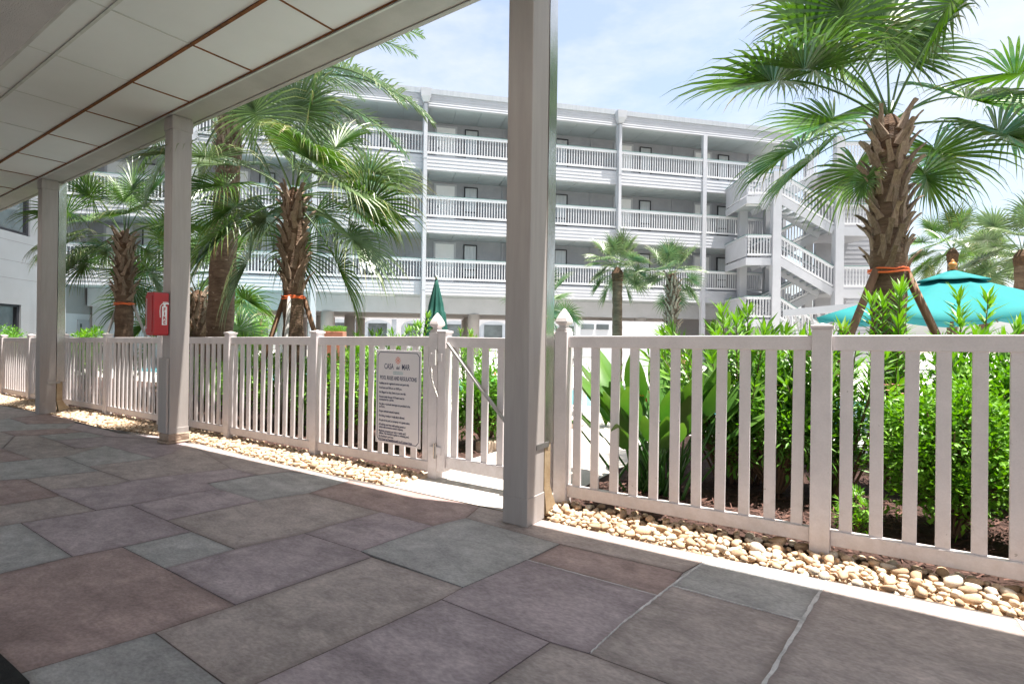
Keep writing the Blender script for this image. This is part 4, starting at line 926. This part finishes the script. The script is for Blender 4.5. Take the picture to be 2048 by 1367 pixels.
# left of the gate
k = 0
for (u, v, rx, h, mt_, lb) in [(-4.25, 4.35, .42, .95, 'shrub', 'glossy hedge shrub behind the rules sign'), (-5.1, 4.4, .48, 1.0, 'shrub', 'green hedge shrub left of the rules sign'), (-6.0, 4.5, .5, .95, 'olean', 'hedge shrub in front of the windblown palm'),
        (-7.1, 4.6, .55, .92, 'shrub', 'hedge shrub right of the cabinet column'), (-9.3, 5.0, .6, .8, 'shrub', 'hedge shrub left of the cabinet column'), (-11.0, 5.1, .6, .8, 'olean', 'low hedge shrub near the left strapped palm'), (-3.62, 4.9, .32, .9, 'olean', 'narrow shrub just behind the gate hinge post')]:
    k += 1; shrub(lb, u, v, rx, .36, h, 4600, .065, .028, 30 + k, mt=mt_)
p = at(176, 660, 12.5); shrub('bright young bush rising above the fence before the service door', p.x, p.y, .38, .38, 1.5, 2600, .09, .035, 41)
p = at(8, 662, 16.5); shrub('clipped dark hedge below the grey wing window', p.x, p.y, 1.2, .5, 1.42, 7000, .08, .04, 42, mt='olean')
for i, (px, dp, h, lb) in enumerate([(770, 7.5, 1.55, 'oleander tops above the sign panel, left clump'), (825, 7.8, 1.62, 'oleander tops above the fence just left of the gate finial'), (935, 8.2, 1.5, 'flowering oleander behind the gate'), (715, 8.6, 1.25, 'low oleander by the terracotta planter')]):
    p = at(px, 662, dp); oleander(lb, p.x, p.y, h, 18, .5, 70 + i, flowers=.3 if i in (0, 2) else 0)
for i, (px, dp, h, lb) in enumerate([(505, 9.5, 1.25, 'sharp leaved green plant between the date palm and the windblown palm')]):
    p = at(px, 662, dp); oleander(lb, p.x, p.y, h, 16, .45, 80 + i, L=.3, W=.02)
# ferns behind the gate
def fern(label, u, v, h, seed, n=46):
    rnd = random.Random(seed); P = empty('fern', (u, v, gz(u))); tag(P, label, 'fern', 'bright ferns behind the gate'); m = MB()
    for i in range(n):
        a = i * 2.39996; lean = rnd.uniform(.08, .5); L = h * rnd.uniform(.7, 1.05); p = Vector((0, 0, 0)); d = Vector((math.cos(a) * lean, math.sin(a) * lean, 1)).normalized(); pts = []
        for j in range(12): pts.append(p.copy()); p = p + d * L / 11; d = (d + Vector((math.cos(a), math.sin(a), -.25)) * .035).normalized()
        m.tube(pts, .003, 3)
        for j in range(2, 12):
            for q in range(9):
                dd = Vector((rnd.gauss(0, 1), rnd.gauss(0, 1), rnd.gauss(.5, .6))).normalized(); leaf(m, pts[j].lerp(pts[j - 1], rnd.random()), dd, .055 * (1.1 - j / 16), .008, Vector((0, 0, 1)), rnd.random() * .7)
    stuff(m.build('fronds', M['fern'], P))
fern('bright feathery fern left behind the gate', -3.2 - .35, 5.1, .95, 1); fern('bright feathery fern right behind the gate brace', -3.05, 6.9, .95, 2); fern('tall bright fern by the path kerb', -3.75, 5.9, .9, 3)
# bird of paradise
BOPM = []
for sd in range(5):
    rnd = random.Random(sd); m = MB(); L = 1.0; lw = rnd.uniform(.14, .18); bend = rnd.uniform(.3, .9); stem = .58; p = Vector((0, 0, 0)); d = Vector((.16, 0, 1)).normalized(); pts = []
    for j in range(16):
        pts.append((p.copy(), d.copy())); p = p + d / 15; d = (d + Vector((.012 + (.055 * bend if j > 8 else 0), 0, -(.05 * bend if j > 9 else 0)))).normalized()
    m.tube([q for q, _ in pts[:10]], [.012 - .0006 * j for j in range(10)], 6)
    vs = []; ts = []
    for j in range(9, 16):
        t = (j - 9) / 6; w_ = lw * math.sin(math.pi * (t * .92 + .05)) ** .75 / 2; q, dd = pts[j]; n_ = dd.cross(Vector((0, 1, 0)))
        vs += [q + Vector((0, w_, 0)) - n_ * w_ * .45, q, q + Vector((0, -w_, 0)) - n_ * w_ * .45]; ts += [.15 * t] * 3
    m.add(vs, [(3 * j + a, 3 * j + a + 1, 3 * j + a + 4, 3 * j + a + 3) for j in range(6) for a in (0, 1)], ts); BOPM.append(m.mesh('leaf', M['bop'], True))
BP = empty('bird_of_paradise', (-1.42, 4.22, gz(-1.4))); tag(BP, 'bird of paradise clump with paddle leaves behind the right fence', 'plant')
rnd = random.Random(4)
for i in range(58):
    a = i * 2.39996; le = .04 + .42 * math.sqrt(i / 58) * rnd.uniform(.7, 1.2)
    put('leaf', rnd.choice(BOPM), BP, (rnd.gauss(0, .12), rnd.gauss(0, .09), -.02), (0, le, a), rnd.uniform(.85, 1.28))
for i in range(3):
    a = rnd.uniform(0, 6.28); f = MB().tube([(0, 0, 0), (math.cos(a) * .1, math.sin(a) * .1, .7)], .006, 5).build('flower_stalk', M['bop'], BP)
    fm = MB()
    for q in range(5): leaf(fm, Vector((math.cos(a) * .1, math.sin(a) * .1, .7)), Vector((math.cos(a + q * .3 - .6), math.sin(a + q * .3 - .6), .9)).normalized(), .13, .03, Vector((0, 0, 1)), 0)
    fm.build('bloom', M['orange'], BP)

# ---------------------------------------------------------------- umbrellas and poolside things
def open_umbrella(label, px, py_apex, dep, Rr, drop):
    ap = at(px, py_apex, dep); g = gz(ap.x); U = empty('open_umbrella', (ap.x, ap.y, g)); tag(U, label, 'umbrella'); H_ = ap.z - g
    def cone(r0, z0, r1, z1, n=8, sag=.06, rings=5, vis=0):
        m = MB(); vs = []; fs = []; sub = 6; N_ = n * sub
        for j in range(rings + 1):
            t = j / rings
            for k in range(N_):
                a = 2 * math.pi * k / N_ + .35; ph = (k % sub) / sub; r = (r0 + (r1 - r0) * t) * (math.cos(math.pi / n) / math.cos((ph - .5) * 2 * math.pi / n) if True else 1)
                z = z0 + (z1 - z0) * (t ** .92) - sag * math.sin(math.pi * ph) * t * (r1 / 1.6)
                vs.append((math.cos(a) * r, math.sin(a) * r, z))
        for j in range(rings):
            for k in range(N_): a, b_ = j * N_ + k, j * N_ + (k + 1) % N_; fs.append((a, b_, b_ + N_, a + N_))
        return m.add(vs, fs)
    c = cone(.16, H_ - .10, Rr, H_ - drop, sag=.09).build('canopy', M['teal'], U, smooth=True)
    s = c.modifiers.new('solid', 'SOLIDIFY'); s.thickness = .004
    t = cone(.02, H_, Rr * .25, H_ - .16, sag=.03, rings=3).build('vent_cap', M['teal'], U, smooth=True); s = t.modifiers.new('solid', 'SOLIDIFY'); s.thickness = .004
    MB().tube([(0, 0, -.05), (0, 0, H_ + .01)], .022, 10).build('pole', M['brace'], U)
    for k in range(8):
        a = 2 * math.pi * k / 8 + .35; MB().bar((math.cos(a) * .15, math.sin(a) * .15, H_ - .13), (math.cos(a) * Rr * .97, math.sin(a) * Rr * .97, H_ - drop - .01), .016, .02).build('rib', M['brace'], U)
    f = MB(); pr_ = [(.018, .0), (.05, .012), (.03, .03), (.045, .055), (.055, .08), (.04, .105), (.018, .125), (.022, .14), (.004, .16)]
    f.tube([(0, 0, H_ + z) for r, z in pr_], [r for r, z in pr_], 12).build('finial', M['finial'], U, smooth=True)
open_umbrella('large open teal umbrella behind the right fence', 1905, 540, 7.8, 1.78, .70)
def closed_umbrella(label, px, py_tip, dep, L, r, mt='dteal', name='closed_umbrella'):
    tp = at(px, py_tip, dep); g = gz(tp.x); U = empty(name, (tp.x, tp.y, g)); tag(U, label, 'umbrella'); H_ = tp.z - g
    m = MB(); vs = []; N_ = 40; prof = [(0, .10), (.08, .22), (.2, .40), (.32, .55), (.40, .62), (.42, .72), (.55, .80), (.75, .95), (.92, 1.02), (1, .98)]
    for t, f in prof:
        for k in range(N_):
            a = 2 * math.pi * k / N_; rr = r * f * (1 + .26 * math.cos(8 * a + t * 1.5) * min(1, t * 3)); vs.append((math.cos(a) * rr, math.sin(a) * rr, H_ - .06 - t * L))
    m.add(vs, [(j * N_ + k, j * N_ + (k + 1) % N_, j * N_ + N_ + (k + 1) % N_, j * N_ + N_ + k) for j in range(len(prof) - 1) for k in range(N_)] + [tuple(range(N_))[::-1]])
    m.build('canopy', M[mt], U, smooth=True)
    MB().tube([(0, 0, 0), (0, 0, H_ - .02)], .022, 8).build('pole', M['brace'], U); MB().tube([(0, 0, 0), (0, 0, .06), (0, 0, .09)], [.25, .25, .05], 16).build('base', M['steel'], U)
    MB().tube([(0, 0, H_ - .07), (0, 0, H_ - .045), (0, 0, H_ - .03), (0, 0, H_)], [.012, .032, .035, .008], 10).build('finial', M['alu'], U, smooth=True)
closed_umbrella('folded dark green umbrella standing behind the gate finial', 873, 550, 9.0, 1.35, .185)
closed_umbrella('small folded teal umbrella beside the post, far behind', 1682, 645, 14.0, .9, .15)
# planters
for i, (px, dp, lb) in enumerate([(670, 13, 'terracotta trough of bright plants above the fence, left of the sign')]):
    p = at(px, 664, dp); P = empty('planter_box', (p.x, p.y, gz(p.x)), YAW); tag(P, lb, 'planter'); zt = p.z - gz(p.x)
    MB().box(-.24, .24, -.15, .15, -.05, zt + .02).build('trough', M['planter'], P, bevel=.015)
    m = MB(); rnd = random.Random(i)
    for q in range(900):
        c = Vector((rnd.uniform(-.24, .24), rnd.uniform(-.14, .14), zt + rnd.random() ** 1.5 * .13)); leaf(m, c, Vector((rnd.gauss(0, .6), rnd.gauss(0, .6), 1)).normalized(), .06, .02, Vector((1, 0, 0)), rnd.random() * .5)
    stuff(m.build('foliage', M['shrub'], P))
# pool chair and floats
def pool_chair(label, px, py, dep, rz):
    p = at(px, py, dep); C_ = empty('pool_chair', (p.x, p.y, gz(p.x)), rz); tag(C_, label, 'chair', 'white plastic chairs by the pool')
    MB().box(-.25, .25, -.25, .25, .40, .44).build('seat', M['plastic'], C_, bevel=.01)
    for k in range(5): x = -.2 + k * .1; MB().bar((x, .24, .44), (x, .38, .9), .06, .02, (0, 1, 0)).build('back_slat', M['plastic'], C_)
    MB().bar((-.25, .38, .90), (.25, .38, .90), .03, .05).build('top_rail', M['plastic'], C_)
    for x in (-.22, .22):
        for y in (-.22, .22): MB().bar((x, y, .40), (x * 1.12, y * 1.12, -.02), .05, .05, (0, 1, 0)).build('leg', M['plastic'], C_)
        MB().box(x * 1.2 - .03, x * 1.2 + .03, -.25, .3, .62, .65).build('armrest', M['plastic'], C_)
pool_chair('white plastic chair beyond the gate, beside the red and green floats', 990, 740, 8.6, YAW + .5)
pool_chair('white plastic chair by the pool, right of the near column', 1150, 740, 8.8, YAW - .4)
def ring(name, label, mt, px, py, dep, r, t):
    p = at(px, py, dep); m = MB(); m.tube([(math.cos(a) * r, 0, math.sin(a) * r) for a in [2 * math.pi * k / 24 for k in range(25)]], t, 10)
    o = m.build(name, M[mt], smooth=True); o.location = (p.x, p.y, gz(p.x) + r + t - .02); o.rotation_euler = (0, 0, YAW + .3); tag(o, label, 'pool float')
ring('pool_float', 'red inflatable ring leaning beyond the gate', 'pred', 985, 720, 9.2, .26, .09); ring('pool_float', 'green inflatable ring leaning beyond the gate', 'pgreen', 968, 735, 8.9, .24, .09)
# trees far behind the open ground storey
for i, (px, dp, h) in enumerate([(520, 48, 5.5), (140, 60, 6)]):
    p = at(px, 662, dp); T = empty('broadleaf_tree', (p.x, p.y, -.4)); tag(T, 'distant leafy tree seen under the building' if i == 0 else 'distant leafy tree behind the grey wing', 'tree')
    MB().tube([(0, 0, 0), (.1, 0, h * .3), (0, .1, h * .5)], [.2, .16, .1], 8).build('trunk', M['twig'], T); m = MB(); rnd = random.Random(i)
    cl = [Vector((rnd.gauss(0, 1.3), rnd.gauss(0, 1.3), h * .5 + rnd.gauss(0, .9))) for _ in range(26)]
    for q in range(3500): c = rnd.choice(cl); d = Vector((rnd.gauss(0, 1), rnd.gauss(0, 1), rnd.gauss(0, 1))).normalized(); leaf(m, c + d * .7 * rnd.random() ** .5, d, .22, .12, Vector((0, 0, 1)), rnd.random() * .3)
    stuff(m.build('crown', M['olean'], T))
